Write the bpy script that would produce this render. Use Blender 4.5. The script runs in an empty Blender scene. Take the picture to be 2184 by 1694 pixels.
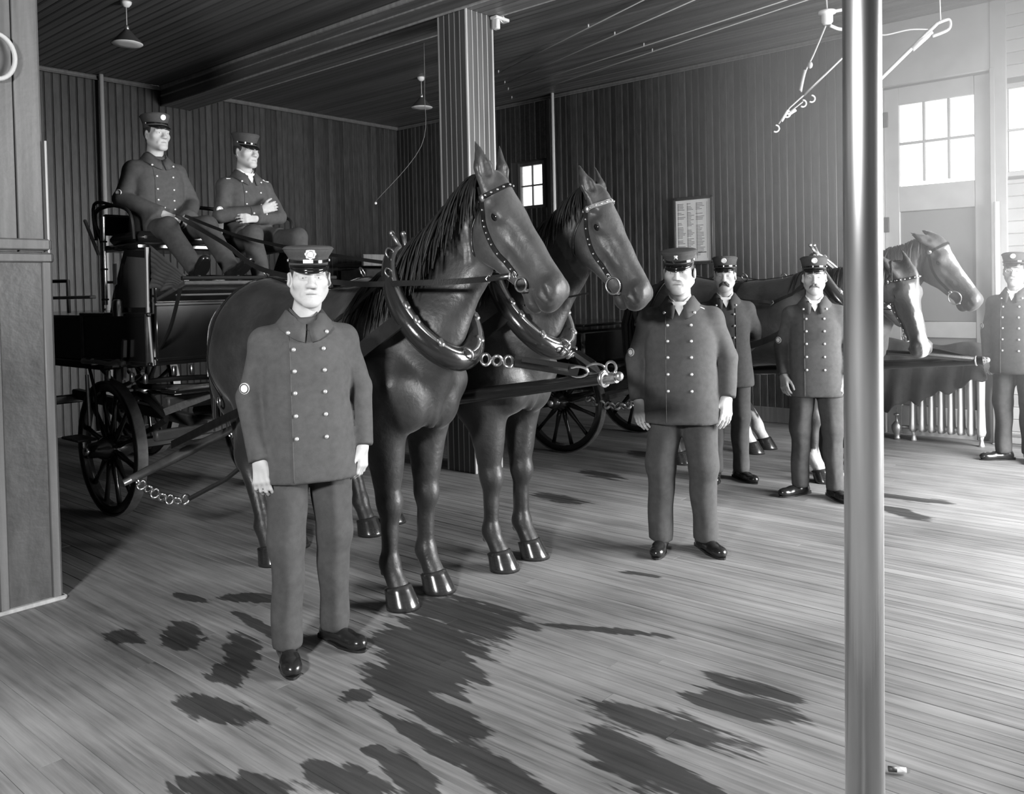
import bpy, math, random
import numpy as np
from mathutils import Vector, Matrix
from mathutils.bvhtree import BVHTree

random.seed(7); np.random.seed(7)
SC = bpy.context.scene
COL = SC.collection
# World axes: X runs across the house to the panelled side wall, Y runs to the rear wall,
# the teams face -Y, towards the street doors.
# ------------------------------------------------------------------ camera
CAM_H = 1.61
TH = math.atan2(2092, 1805); ROLL = .022; PITCH = math.radians(1.2)
_f0 = Vector((math.sin(TH), math.cos(TH), 0)); _r0 = Vector((math.cos(TH), -math.sin(TH), 0)); _u0 = Vector((0, 0, 1))
_fw = _f0 * math.cos(PITCH) - _u0 * math.sin(PITCH)
_up = _u0 * math.cos(PITCH) + _f0 * math.sin(PITCH)
_cx = _r0 * math.cos(ROLL) - _up * math.sin(ROLL)
_cy = _r0 * math.sin(ROLL) + _up * math.cos(ROLL)
cam_data = bpy.data.cameras.new('camera')
cam = bpy.data.objects.new('camera', cam_data); COL.objects.link(cam)
cam.matrix_world = Matrix(((_cx.x, _cy.x, -_fw.x, 0), (_cx.y, _cy.y, -_fw.y, 0), (_cx.z, _cy.z, -_fw.z, CAM_H), (0, 0, 0, 1)))
cam_data.sensor_width = 36; cam_data.sensor_fit = 'HORIZONTAL'
cam_data.lens = 1805 / 2184 * 36
cam_data.shift_y = -192.2 / 2184
cam_data.clip_start = .05
SC.camera = cam
# ------------------------------------------------------------------ daylight and flash
w = bpy.data.worlds.new('daylight'); SC.world = w; w.use_nodes = True
w.node_tree.nodes['Background'].inputs[0].default_value = (.9, .9, .9, 1)
w.node_tree.nodes['Background'].inputs[1].default_value = 3.0

def area(name, loc, aim, sx, sy, power, spread=180):
    L = bpy.data.lights.new(name, 'AREA'); L.shape = 'RECTANGLE'; L.size = sx; L.size_y = sy; L.energy = power
    L.spread = math.radians(spread)
    o = bpy.data.objects.new(name, L); COL.objects.link(o); o.location = loc
    o.rotation_euler = (Vector(aim) - Vector(loc)).to_track_quat('-Z', 'Y').to_euler()
    return o
# the photographer's flash tray, held up to the left of the camera
area('flash', (-1.4, 1.2, 2.6), (3.6, 3.2, 1.0), .55, .4, 300)
# daylight in the open street doorway of the second team's bay
area('doorway_daylight', (7.1, -2.3, 1.9), (6.4, .3, .2), 3.4, 3.4, 1150, 150)
SC.view_settings.view_transform = 'Standard'; SC.view_settings.look = 'None'
SC.view_settings.gamma = 1; SC.view_settings.use_curve_mapping = False
SC.view_settings.exposure = 0.0
SC.cycles.max_bounces = 4; SC.cycles.diffuse_bounces = 2; SC.cycles.glossy_bounces = 2; SC.cycles.volume_bounces = 0; SC.cycles.volume_step_rate = 3; SC.cycles.volume_max_steps = 48; SC.cycles.transparent_max_bounces = 8
SC.cycles.adaptive_threshold = .04
SC.cycles.sample_clamp_indirect = 4
# ------------------------------------------------------------------ helpers
def V(*a): return Vector(a)
def mat(name, c, rough=.6, metal=0., var=0., vscale=(6, 6, 6), bump=0., bscale=60, rnd=0., spec=.5, attr=None, coat=0.):
    """grey procedural material: colour c, noise variation var, per-object variation rnd"""
    m = bpy.data.materials.new(name); m.use_nodes = True
    N = m.node_tree.nodes; L = m.node_tree.links; b = N['Principled BSDF']
    b.inputs['Roughness'].default_value = rough; b.inputs['Metallic'].default_value = metal
    b.inputs['Specular IOR Level'].default_value = spec
    if coat: b.inputs['Coat Weight'].default_value = coat; b.inputs['Coat Roughness'].default_value = .12
    b.inputs['Base Color'].default_value = (c, c, c, 1)
    tc = N.new('ShaderNodeTexCoord')
    out = None
    if var or rnd or attr:
        val = N.new('ShaderNodeValue'); val.outputs[0].default_value = c; out = val.outputs[0]
        def mul(x, y):
            n = N.new('ShaderNodeMath'); n.operation = 'MULTIPLY'; L.new(x, n.inputs[0]); L.new(y, n.inputs[1]); return n.outputs[0]
        if attr:
            a = N.new('ShaderNodeAttribute'); a.attribute_name = attr; out = a.outputs['Fac']
        if var:
            mp = N.new('ShaderNodeMapping'); mp.inputs['Scale'].default_value = vscale; L.new(tc.outputs['Object'], mp.inputs[0])
            if rnd:
                oi = N.new('ShaderNodeObjectInfo'); sc = N.new('ShaderNodeVectorMath'); sc.operation = 'SCALE'
                cb = N.new('ShaderNodeCombineXYZ'); 
                for q in range(3): L.new(oi.outputs['Random'], cb.inputs[q])
                sc.inputs[3].default_value = 40; L.new(cb.outputs[0], sc.inputs[0]); L.new(sc.outputs[0], mp.inputs['Location'])
            nz = N.new('ShaderNodeTexNoise'); nz.inputs['Scale'].default_value = 1; nz.inputs['Detail'].default_value = 5; nz.inputs['Roughness'].default_value = .6
            L.new(mp.outputs[0], nz.inputs[0])
            mr = N.new('ShaderNodeMapRange'); mr.inputs[1].default_value = .25; mr.inputs[2].default_value = .75
            mr.inputs[3].default_value = 1 - var; mr.inputs[4].default_value = 1 + var; L.new(nz.outputs[0], mr.inputs[0])
            out = mul(out, mr.outputs[0])
        if rnd:
            oi = N.new('ShaderNodeObjectInfo')
            mr = N.new('ShaderNodeMapRange'); mr.inputs[3].default_value = 1 - rnd; mr.inputs[4].default_value = 1 + rnd; L.new(oi.outputs['Random'], mr.inputs[0])
            out = mul(out, mr.outputs[0])
        L.new(out, b.inputs['Base Color'])
    if bump:
        nz = N.new('ShaderNodeTexNoise'); nz.inputs['Scale'].default_value = bscale; nz.inputs['Detail'].default_value = 4
        L.new(tc.outputs['Object'], nz.inputs[0])
        bp = N.new('ShaderNodeBump'); bp.inputs['Strength'].default_value = bump; bp.inputs['Distance'].default_value = .01
        L.new(nz.outputs[0], bp.inputs['Height']); L.new(bp.outputs[0], b.inputs['Normal'])
    return m

def tag(o, label=None, cat=None, group=None, kind=None):
    if label: o['label'] = label
    if cat: o['category'] = cat
    if group: o['group'] = group
    if kind: o['kind'] = kind
    return o
def empty(name, loc=(0, 0, 0), rz=0., label=None, cat=None, group=None, kind=None):
    o = bpy.data.objects.new(name, None); COL.objects.link(o); o.location = loc; o.rotation_euler = (0, 0, rz)
    o.empty_display_size = .1
    return tag(o, label, cat, group, kind)
def link(name, me, parent=None, loc=(0, 0, 0), rot=(0, 0, 0), scale=(1, 1, 1)):
    o = bpy.data.objects.new(name, me); COL.objects.link(o); o.parent = parent
    o.location = loc; o.rotation_euler = rot; o.scale = scale
    return o
def frame(d, up=(0, 0, 1)):
    d = Vector(d).normalized(); u = Vector(up)
    if abs(d.dot(u.normalized())) > .99: u = Vector((1, 0, 0)) if abs(d.x) < .9 else Vector((0, 1, 0))
    s = d.cross(u).normalized(); u = s.cross(d).normalized()
    return s, u, d

class MB:
    """collects shapes into ONE mesh"""
    def __init__(s): s.v = []; s.f = []
    def add(s, vs, fs):
        n = len(s.v); s.v += [tuple(p) for p in vs]; s.f += [tuple(i + n for i in f) for f in fs]; return s
    def box(s, c, size, R=None, ch=0.):
        x, y, z = [q / 2 for q in size]; c = Vector(c)
        if ch <= 0:
            P = [Vector((i * x, j * y, k * z)) for k in (-1, 1) for j in (-1, 1) for i in (-1, 1)]
            F = [(0, 2, 3, 1), (4, 5, 7, 6), (0, 1, 5, 4), (2, 6, 7, 3), (0, 4, 6, 2), (1, 3, 7, 5)]
        else:
            ch = min(ch, x * .9, y * .9, z * .9)
            P = []; idx = {}
            for k in (-1, 1):
                for j in (-1, 1):
                    for i in (-1, 1):
                        for ax in range(3):
                            p = [i * (x - ch), j * (y - ch), k * (z - ch)]; p[ax] = (i * x, j * y, k * z)[ax]
                            idx[(i, j, k, ax)] = len(P); P.append(Vector(p))
            F = []
            for ax in range(3):
                o1, o2 = [q for q in range(3) if q != ax]
                for sg in (-1, 1):
                    q = []
                    for (a, b) in ((-1, -1), (1, -1), (1, 1), (-1, 1)):
                        t = [0, 0, 0]; t[ax] = sg; t[o1] = a; t[o2] = b; q.append(idx[(*t, ax)])
                    F.append(q)
            for ax in range(3):
                o1, o2 = [q for q in range(3) if q != ax]
                for a in (-1, 1):
                    for b in (-1, 1):
                        t0 = [0, 0, 0]; t0[ax] = -1; t0[o1] = a; t0[o2] = b; t1 = list(t0); t1[ax] = 1
                        F.append([idx[(*t0, o1)], idx[(*t1, o1)], idx[(*t1, o2)], idx[(*t0, o2)]])
            for i in (-1, 1):
                for j in (-1, 1):
                    for k in (-1, 1): F.append([idx[(i, j, k, a)] for a in range(3)])
            G = []
            for q in F:
                ctr = sum((P[i] for i in q), Vector()) / len(q)
                n = (P[q[1]] - P[q[0]]).cross(P[q[2]] - P[q[0]])
                G.append(q if n.dot(ctr) > 0 else q[::-1])
            F = G
        if R is not None: P = [R @ p for p in P]
        return s.add([p + c for p in P], F)
    def beam(s, p0, p1, w, h, up=(0, 0, 1), ch=0.):
        p0 = Vector(p0); p1 = Vector(p1); a, u, d = frame(p1 - p0, up)
        R = Matrix((a, d, u)).transposed()
        return s.box((p0 + p1) / 2, (w, (p1 - p0).length, h), R, ch)
    def cyl(s, p0, p1, r0, r1=None, n=12, caps=True):
        r1 = r0 if r1 is None else r1; p0 = Vector(p0); p1 = Vector(p1); a, u, d = frame(p1 - p0)
        P = []
        for c, r in ((p0, r0), (p1, r1)):
            P += [c + (a * math.cos(t) + u * math.sin(t)) * r for t in [2 * math.pi * i / n for i in range(n)]]
        F = [(i, (i + 1) % n, n + (i + 1) % n, n + i) for i in range(n)]
        if caps: F += [tuple(range(n))[::-1], tuple(range(n, 2 * n))]
        return s.add(P, [f[::-1] for f in F] if False else F)
    def tube(s, pts, r, n=8, closed=False, caps=True):
        pts = [Vector(p) for p in pts]; m = len(pts); rs = r if isinstance(r, (list, tuple)) else [r] * m
        P = []; up = None
        for i in range(m):
            if closed: t = pts[(i + 1) % m] - pts[i - 1]
            else: t = pts[min(i + 1, m - 1)] - pts[max(i - 1, 0)]
            t.normalize()
            if up is None: a, u, _ = frame(t)
            else:
                a = t.cross(up)
                if a.length < 1e-6: a, u, _ = frame(t)
                else: a.normalize(); u = a.cross(t).normalized()
            up = u
            P += [pts[i] + (a * math.cos(q) + u * math.sin(q)) * rs[i] for q in [2 * math.pi * k / n for k in range(n)]]
        F = []
        for i in range(m if closed else m - 1):
            j = (i + 1) % m
            F += [(i * n + k, i * n + (k + 1) % n, j * n + (k + 1) % n, j * n + k) for k in range(n)]
        if caps and not closed: F += [tuple(range(n))[::-1], tuple((m - 1) * n + k for k in range(n))]
        return s.add(P, F)
    def torus(s, c, R, r, ax=(0, 0, 1), n=20, m=8, sx=1., sy=1., up=(0, 0, 1), a0=0., a1=None):
        a, u, d = frame(ax, up); c = Vector(c)
        if a1 is None: return s.tube([c + a * (R * sx * math.cos(t)) + u * (R * sy * math.sin(t)) for t in [2 * math.pi * i / n for i in range(n)]], r, m, True)
        return s.tube([c + a * (R * sx * math.cos(t)) + u * (R * sy * math.sin(t)) for t in [a0 + (a1 - a0) * i / n for i in range(n + 1)]], r, m)
    def lathe(s, prof, n=24, c=(0, 0, 0), ax=(0, 0, 1), sx=1., sy=1., up=(0, 1, 0), caps=True):
        """profile of (radius, height) turned about ax"""
        a, u, d = frame(ax, up); c = Vector(c); P = []
        for r, h in prof: P += [c + d * h + a * (r * sx * math.cos(t)) + u * (r * sy * math.sin(t)) for t in [2 * math.pi * i / n for i in range(n)]]
        F = []
        for q in range(len(prof) - 1): F += [(q * n + i, q * n + (i + 1) % n, q * n + n + (i + 1) % n, q * n + n + i) for i in range(n)]
        if caps: F += [tuple(range(n))[::-1], tuple((len(prof) - 1) * n + i for i in range(n))]
        return s.add(P, F)
    def ball(s, c, r, n=12, m=8):
        r = r if isinstance(r, (tuple, list)) else (r, r, r); c = Vector(c)
        P = [c + Vector((0, 0, -r[2]))]
        for j in range(1, m):
            t = math.pi * j / m
            P += [c + Vector((r[0] * math.sin(t) * math.cos(q), r[1] * math.sin(t) * math.sin(q), -r[2] * math.cos(t))) for q in [2 * math.pi * i / n for i in range(n)]]
        P.append(c + Vector((0, 0, r[2]))); F = [(0, 1 + (i + 1) % n, 1 + i) for i in range(n)]
        for j in range(m - 2): F += [(1 + j * n + i, 1 + j * n + (i + 1) % n, 1 + j * n + n + (i + 1) % n, 1 + j * n + n + i) for i in range(n)]
        e = len(P) - 1; F += [(e, e - n + i, e - n + (i + 1) % n) for i in range(n)]
        return s.add(P, F)
    def strip(s, L, Rr, thick=0., nrm=None):
        """ribbon between two point rows, optional thickness along nrm rows"""
        n = len(L)
        if not thick: return s.add(list(L) + list(Rr), [(i, i + 1, n + i + 1, n + i) for i in range(n - 1)])
        A = [Vector(p) for p in L]; B = [Vector(p) for p in Rr]; D = [Vector(q) * thick for q in nrm]
        P = A + B + [a + d for a, d in zip(A, D)] + [b + d for b, d in zip(B, D)]
        F = []
        for i in range(n - 1):
            F += [(i, i + 1, n + i + 1, n + i), (2 * n + i, 3 * n + i, 3 * n + i + 1, 2 * n + i + 1), (i, 2 * n + i, 2 * n + i + 1, i + 1), (n + i, n + i + 1, 3 * n + i + 1, 3 * n + i)]
        F += [(0, n, 3 * n, 2 * n), (n - 1, 3 * n - 1, 4 * n - 1, 2 * n - 1)]
        return s.add(P, F)
    def prism(s, pts, off):
        """flat outline pushed along off"""
        n = len(pts); o = Vector(off); A = [Vector(p) for p in pts]
        return s.add(A + [p + o for p in A], [tuple(range(n))[::-1], tuple(range(n, 2 * n))] + [(i, (i + 1) % n, n + (i + 1) % n, n + i) for i in range(n)])
    def mesh(s, name, m=None, smooth=False):
        me = bpy.data.meshes.new(name); me.from_pydata(s.v, [], s.f)
        if m: me.materials.append(m)
        if smooth == 'auto':
            me.polygons.foreach_set('use_smooth', [True] * len(me.polygons)); me.set_sharp_from_angle(angle=math.radians(40))
        elif smooth: me.polygons.foreach_set('use_smooth', [True] * len(me.polygons))
        return me
    def build(s, name, m, parent=None, smooth='auto', loc=(0, 0, 0), rot=(0, 0, 0), fix=True):
        me = s.mesh(name, m, smooth)
        if fix:
            import bmesh
            bm = bmesh.new(); bm.from_mesh(me); bmesh.ops.recalc_face_normals(bm, faces=bm.faces); bm.to_mesh(me); bm.free()
        return link(name, me, parent, loc, rot)

def subdiv(pts, n):
    pts = [Vector(p) for p in pts]; out = []
    for i in range(len(pts) - 1):
        p0, p1, p2, p3 = pts[max(i - 1, 0)], pts[i], pts[i + 1], pts[min(i + 2, len(pts) - 1)]
        for j in range(n):
            t = j / n; out.append(.5 * ((2 * p1) + (p2 - p0) * t + (2 * p0 - 5 * p1 + 4 * p2 - p3) * t * t + (3 * p1 - p0 - 3 * p2 + p3) * t ** 3))
    out.append(pts[-1]); return out
def chain(name, pts, link_len, r, m, parent, labels=None):
    """oval links along a polyline; each link a piece of its own"""
    pts = [Vector(p) for p in pts]; seg = [(pts[i], pts[i + 1]) for i in range(len(pts) - 1)]
    tot = sum((b - a).length for a, b in seg); n = max(2, round(tot / (link_len * .72)))
    def at(t):
        d = t * tot
        for a, b in seg:
            l = (b - a).length
            if d <= l + 1e-6: return a.lerp(b, d / l), (b - a).normalized()
            d -= l
        return seg[-1][1], (seg[-1][1] - seg[-1][0]).normalized()
    me = None
    for i in range(n):
        p, d = at((i + .5) / n)
        if me is None: me = MB().torus((0, 0, 0), 1, r / link_len * 2, (0, 0, 1), 14, 6, .5 * 1.0, .32).mesh('link', m, True)
        s_, u_, d_ = frame(d); s2 = (s_ + u_).normalized() if i % 2 else (s_ - u_).normalized(); u2 = s2.cross(d_)
        o = link('link', me, parent); R = Matrix((d_, s2, d_.cross(s2))).transposed().to_4x4()
        o.matrix_local = Matrix.Translation(p) @ R @ Matrix.Scale(link_len, 4)

# ---------------------------------------------------------------- smooth solids (signed distance -> surface nets)
def axis(lo, hi, coarse, fines=()):
    out = [lo]; x = lo
    while x < hi:
        st = coarse
        for a, b, f in fines:
            if a - 1e-9 <= x < b: st = min(st, f)
            elif x < a < x + st: st = max(f, a - x)
        x += st; out.append(x)
    return np.array(out)
def nv(p): return np.array([float(q) for q in p])
class Field:
    def __init__(s, xs, ys, zs):
        s.ax = (xs, ys, zs); s.f = np.full((len(xs), len(ys), len(zs)), 5., np.float32)
    def _sub(s, lo, hi, m):
        sl = []; G = []
        for i in range(3):
            a = s.ax[i]; i0 = max(0, np.searchsorted(a, lo[i] - m) - 1); i1 = min(len(a), np.searchsorted(a, hi[i] + m) + 2)
            if i1 - i0 < 1: return None
            sl.append(slice(i0, i1)); sh = [1, 1, 1]; sh[i] = -1; G.append(a[i0:i1].reshape(sh).astype(np.float32))
        return tuple(sl), G
    def put(s, fn, lo, hi, k=.01, op='u'):
        r = s._sub(lo, hi, k + .03)
        if r is None: return
        sl, G = r; d = fn(*G); F = s.f[sl]
        if op == 'u':
            h = np.maximum(k - np.abs(F - d), 0) / k if k > 0 else 0
            s.f[sl] = np.minimum(F, d) - h * h * k * .25
        elif op == 's':
            d = -d; h = np.maximum(k - np.abs(F - d), 0) / k if k > 0 else 0
            s.f[sl] = np.maximum(F, d) + h * h * k * .25
        elif op == 'i': s.f[sl] = np.maximum(F, d)
        elif op == '+': s.f[sl] = F + d
    def cone(s, p1, p2, r1, r2, k=.01, op='u', flat=None, cut=None):
        """tapered capsule; flat=(dir, factor) thins it along dir; cut=True ends it flat at p2"""
        p1 = nv(p1); p2 = nv(p2); ba = p2 - p1; L2 = float(ba @ ba) + 1e-12; r = max(r1, r2)
        fl = None
        if flat: n = nv(flat[0]); n /= np.linalg.norm(n); fl = (n, 1 / flat[1] - 1)
        R = r * (max(1, flat[1]) if flat else 1)
        def fn(X, Y, Z):
            x, y, z = X - p1[0], Y - p1[1], Z - p1[2]
            t = (x * ba[0] + y * ba[1] + z * ba[2]) / L2; tc = np.clip(t, 0, 1)
            x = x - tc * ba[0]; y = y - tc * ba[1]; z = z - tc * ba[2]
            if fl:
                q = (x * fl[0][0] + y * fl[0][1] + z * fl[0][2]) * fl[1]
                x = x + q * fl[0][0]; y = y + q * fl[0][1]; z = z + q * fl[0][2]
            d = np.sqrt(x * x + y * y + z * z) - (r1 + (r2 - r1) * tc)
            if fl and fl[1] > 0: d = d * .8
            if cut: d = np.maximum(d, (t - 1) * math.sqrt(L2))
            return d
        s.put(fn, np.minimum(p1, p2) - R, np.maximum(p1, p2) + R, k, op)
    def ell(s, c, r, k=.01, op='u', R=None):
        """ellipsoid; R rows = own axes"""
        c = nv(c); r = nv(r); R = np.eye(3) if R is None else np.array([[float(q) for q in row] for row in R])
        ext = np.sqrt(((R * r[:, None]) ** 2).sum(0))
        def fn(X, Y, Z):
            x, y, z = X - c[0], Y - c[1], Z - c[2]
            a = [(R[i, 0] * x + R[i, 1] * y + R[i, 2] * z) / r[i] for i in range(3)]
            k0 = np.sqrt(a[0] ** 2 + a[1] ** 2 + a[2] ** 2); k1 = np.sqrt(sum((a[i] / r[i]) ** 2 for i in range(3))) + 1e-9
            return k0 * (k0 - 1) / k1
        s.put(fn, c - ext, c + ext, k, op)
    def stack(s, prof, k=.01, p=2.3, cx=0., lean=None):
        """upright solid of superellipse sections (z, half width, half depth, y centre)"""
        pr = np.array(prof, float); lo = nv((-pr[:, 1].max() + cx, (pr[:, 3] - pr[:, 2]).min(), pr[0, 0])); hi = nv((pr[:, 1].max() + cx, (pr[:, 3] + pr[:, 2]).max(), pr[-1, 0]))
        def fn(X, Y, Z):
            z = np.clip(Z, pr[0, 0], pr[-1, 0]); w = np.interp(z, pr[:, 0], pr[:, 1]); d = np.interp(z, pr[:, 0], pr[:, 2]); c = np.interp(z, pr[:, 0], pr[:, 3])
            q = (np.abs((X - cx) / w) ** p + np.abs((Y - c) / d) ** p) ** (1 / p)
            return np.maximum((q - 1) * np.minimum(w, d), np.maximum(pr[0, 0] - Z, Z - pr[-1, 0]))
        s.put(fn, lo, hi, k, 'u')
    def plane(s, pt, n, lo, hi):
        """keep what lies behind the plane, inside the box"""
        pt = nv(pt); n = nv(n); n /= np.linalg.norm(n)
        s.put(lambda X, Y, Z: (X - pt[0]) * n[0] + (Y - pt[1]) * n[1] + (Z - pt[2]) * n[2], nv(lo) + .03, nv(hi) - .03, 0, 'i')
    def folds(s, amp, dirs):
        X, Y, Z = [s.ax[i].reshape([-1 if j == i else 1 for j in range(3)]) for i in range(3)]
        d = 0
        for (kx, ky, kz, ph) in dirs: d = d + np.sin(kx * X + ky * Y + kz * Z + ph + 1.3 * np.sin(.37 * (kz * X - kx * Z) + ph))
        s.f += (amp * d / len(dirs)).astype(np.float32)
    def nets(s, smooth=1):
        F = s.f; xs, ys, zs = s.ax; S = F < 0
        cnt = np.zeros(tuple(n - 1 for n in F.shape), np.int8)
        cor = [(i, j, k) for i in (0, 1) for j in (0, 1) for k in (0, 1)]
        n0, n1, n2 = cnt.shape
        for i, j, k in cor: cnt += S[i:i + n0, j:j + n1, k:k + n2]
        act = (cnt > 0) & (cnt < 8); I, J, K = np.nonzero(act); idx = np.full(cnt.shape, -1, np.int64); idx[act] = np.arange(len(I))
        acc = np.zeros((len(I), 3)); num = np.zeros(len(I))
        for c in cor:
            for a in range(3):
                if c[a]: continue
                e = list(c); e[a] = 1
                i0, j0, k0 = I + c[0], J + c[1], K + c[2]; i1, j1, k1 = I + e[0], J + e[1], K + e[2]
                fa, fb = F[i0, j0, k0], F[i1, j1, k1]; m = (fa < 0) != (fb < 0)
                t = np.where(m, fa / np.where(m, fa - fb, 1), 0)[m]
                pa = np.stack([xs[i0], ys[j0], zs[k0]], 1)[m]; pb = np.stack([xs[i1], ys[j1], zs[k1]], 1)[m]
                acc[m] += pa + (pb - pa) * t[:, None]; num[m] += 1
        Vv = acc / num[:, None]; Q = []
        for a in range(3):
            b, c = [(1, 2), (2, 0), (0, 1)][a]
            sa = np.moveaxis(S, a, 0); d = sa[:-1] != sa[1:]
            d = np.moveaxis(d, 0, a); P = np.argwhere(d)
            P = P[(P[:, b] >= 1) & (P[:, c] >= 1) & (P[:, b] < F.shape[b] - 1) & (P[:, c] < F.shape[c] - 1)]
            if not len(P): continue
            def cell(db, dc):
                q = P.copy(); q[:, b] += db; q[:, c] += dc; return idx[q[:, 0], q[:, 1], q[:, 2]]
            q = np.stack([cell(-1, -1), cell(0, -1), cell(0, 0), cell(-1, 0)], 1)
            neg = S[P[:, 0], P[:, 1], P[:, 2]]; q[~neg] = q[~neg][:, ::-1]; Q.append(q)
        Q = np.concatenate(Q)
        for _ in range(smooth):
            sm = np.zeros_like(Vv); ct = np.zeros(len(Vv))
            for a in range(4):
                i, j = Q[:, a], Q[:, (a + 1) % 4]
                np.add.at(sm, i, Vv[j]); np.add.at(ct, i, 1); np.add.at(sm, j, Vv[i]); np.add.at(ct, j, 1)
            Vv = .5 * Vv + .5 * sm / np.maximum(ct, 1)[:, None]
        return Vv, Q
    def front(s, x, z, sign=1):
        """y of the outer surface at (x, z) seen from +y (sign 1) or -y"""
        xs, ys, zs = s.ax; i = np.clip(np.searchsorted(xs, x), 1, len(xs) - 1); k = np.clip(np.searchsorted(zs, z), 1, len(zs) - 1)
        tx = (x - xs[i - 1]) / (xs[i] - xs[i - 1]); tz = (z - zs[k - 1]) / (zs[k] - zs[k - 1])
        c = (s.f[i - 1, :, k - 1] * (1 - tx) + s.f[i, :, k - 1] * tx) * (1 - tz) + (s.f[i - 1, :, k] * (1 - tx) + s.f[i, :, k] * tx) * tz
        r = range(len(ys) - 1, 0, -1) if sign > 0 else range(0, len(ys) - 1)
        for j in r:
            j2 = j - 1 if sign > 0 else j + 1
            if c[j] >= 0 > c[j2]: return float(ys[j] + (ys[j2] - ys[j]) * c[j] / (c[j] - c[j2]))
        return None
def qmesh(name, Vv, Q, m, smooth=True, attr=None):
    me = bpy.data.meshes.new(name); n = len(Q)
    me.vertices.add(len(Vv)); me.vertices.foreach_set('co', Vv.astype(np.float32).ravel())
    me.loops.add(n * 4); me.loops.foreach_set('vertex_index', Q.astype(np.int32).ravel())
    me.polygons.add(n); me.polygons.foreach_set('loop_start', np.arange(0, n * 4, 4, dtype=np.int32))
    try: me.polygons.foreach_set('loop_total', np.full(n, 4, np.int32))
    except Exception: pass
    me.update(calc_edges=True); me.validate()
    if smooth: me.polygons.foreach_set('use_smooth', np.ones(len(me.polygons), bool))
    me.materials.append(m)
    if attr:
        for nm, val in attr.items():
            a = me.attributes.new(nm, 'FLOAT', 'POINT'); a.data.foreach_set('value', val.astype(np.float32))
    return me
# ------------------------------------------------------------------ materials
M = {}
def wood(name, c, grain_axis, var=.35, rnd=.25, rough=.55, bump=.12):
    s = [22, 22, 22]; s[grain_axis] = 1.1
    return mat(name, c, rough, var=var, vscale=tuple(s), bump=bump, bscale=30, rnd=rnd)
M['wall_wood'] = wood('dark varnished boards', .038, 2, .5, .35, .42)
M['ceil_wood'] = wood('ceiling boards', .11, 1, .4, .22, .45)
M['trim_wood'] = wood('trim wood', .12, 2, .3, .1, .5)
M['trim_light'] = wood('worn trim', .34, 2, .3, .1, .5)
M['post_wood'] = wood('post boards', .07, 2, .35, .25, .4)
M['bead'] = mat('worn pale beading', .42, .45)
M['door_paint'] = mat('door paint', .3, .5, var=.15, vscale=(4, 4, 4), rnd=.08)
M['plaster'] = mat('slab', .06, .9)
M['coat'] = mat('dark blue wool', .066, .9, var=.18, vscale=(30, 30, 30), bump=.16, bscale=420, spec=.25)
M['trouser'] = mat('dark trouser wool', .055, .9, var=.2, vscale=(25, 25, 25), bump=.15, bscale=420, spec=.25)
M['cap'] = mat('cap cloth', .06, .9, var=.12, vscale=(40, 40, 40), bump=.2, bscale=250, spec=.2)
M['cap_black'] = mat('patent leather', .008, .12, spec=.6)
M['skin'] = mat('skin', .39, .55, var=.08, vscale=(25, 25, 25), bump=.08, bscale=200, spec=.3)
M['hair'] = mat('dark hair', .03, .6)
M['white'] = mat('white linen', .8, .7)
M['nickel'] = mat('nickel', .75, .28, 1.)
M['button'] = mat('silvered button', .72, .35, .75)
M['badge'] = mat('badge metal', .8, .4, .3)
M['brass'] = mat('polished brass', .9, .3, 1., var=.12, vscale=(9, 9, 1.2), bump=.02, bscale=12)
M['nickel_dull'] = mat('dull nickel', .5, .4, .9)
M['steel'] = mat('steel', .45, .35, 1.)
M['iron'] = mat('black iron', .03, .45, .6)
M['leather'] = mat('black harness leather', .012, .32, var=.3, vscale=(20, 20, 20), bump=.08, bscale=120, coat=.25)
M['collar_leather'] = mat('polished collar leather', .016, .2, bump=.05, bscale=80, coat=.4)
M['shoe'] = mat('black shoe leather', .012, .22, bump=.05, bscale=120, coat=.3)
M['wagon'] = mat('black coach paint', .012, .2, var=.3, vscale=(5, 5, 5), coat=.5)
M['wagon_wood'] = mat('worn wagon timber', .05, .5, var=.5, vscale=(10, 10, 10), bump=.15, bscale=50)
M['ashwood'] = mat('ash handle', .24, .5, var=.2, vscale=(8, 60, 60))
M['hoof'] = mat('oiled hoof', .02, .2, var=.4, vscale=(3, 3, 90), coat=.5)
M['rad'] = mat('aluminium paint', .42, .42, .35, bump=.05, bscale=60)
M['enamel'] = mat('white enamel', .8, .3)
M['enamel_green'] = mat('dark enamel', .05, .35)
M['paper'] = mat('paper', .72, .8, var=.05)
M['ink'] = mat('ink', .12, .8)
M['rope'] = mat('rope', .42, .9, bump=.3, bscale=300)
M['blanket'] = mat('dark horse blanket', .03, .95, var=.2, vscale=(20, 20, 20), bump=.3, bscale=150, spec=.15)
M['cushion'] = mat('buttoned black leather', .015, .3, bump=.06, bscale=90)
M['canvas'] = mat('canvas', .06, .9, bump=.2, bscale=120)
def glass_mat():
    m = bpy.data.materials.new('window glass'); m.use_nodes = True; N = m.node_tree.nodes; L = m.node_tree.links
    N.remove(N['Principled BSDF']); t = N.new('ShaderNodeBsdfTransparent'); t.inputs[0].default_value = (.93, .93, .93, 1)
    g = N.new('ShaderNodeBsdfGlossy'); g.inputs['Roughness'].default_value = .05
    fr = N.new('ShaderNodeFresnel'); fr.inputs[0].default_value = 1.45; mx = N.new('ShaderNodeMixShader')
    L.new(fr.outputs[0], mx.inputs[0]); L.new(t.outputs[0], mx.inputs[1]); L.new(g.outputs[0], mx.inputs[2])
    L.new(mx.outputs[0], N['Material Output'].inputs[0]); return m
M['glass'] = glass_mat()
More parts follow.
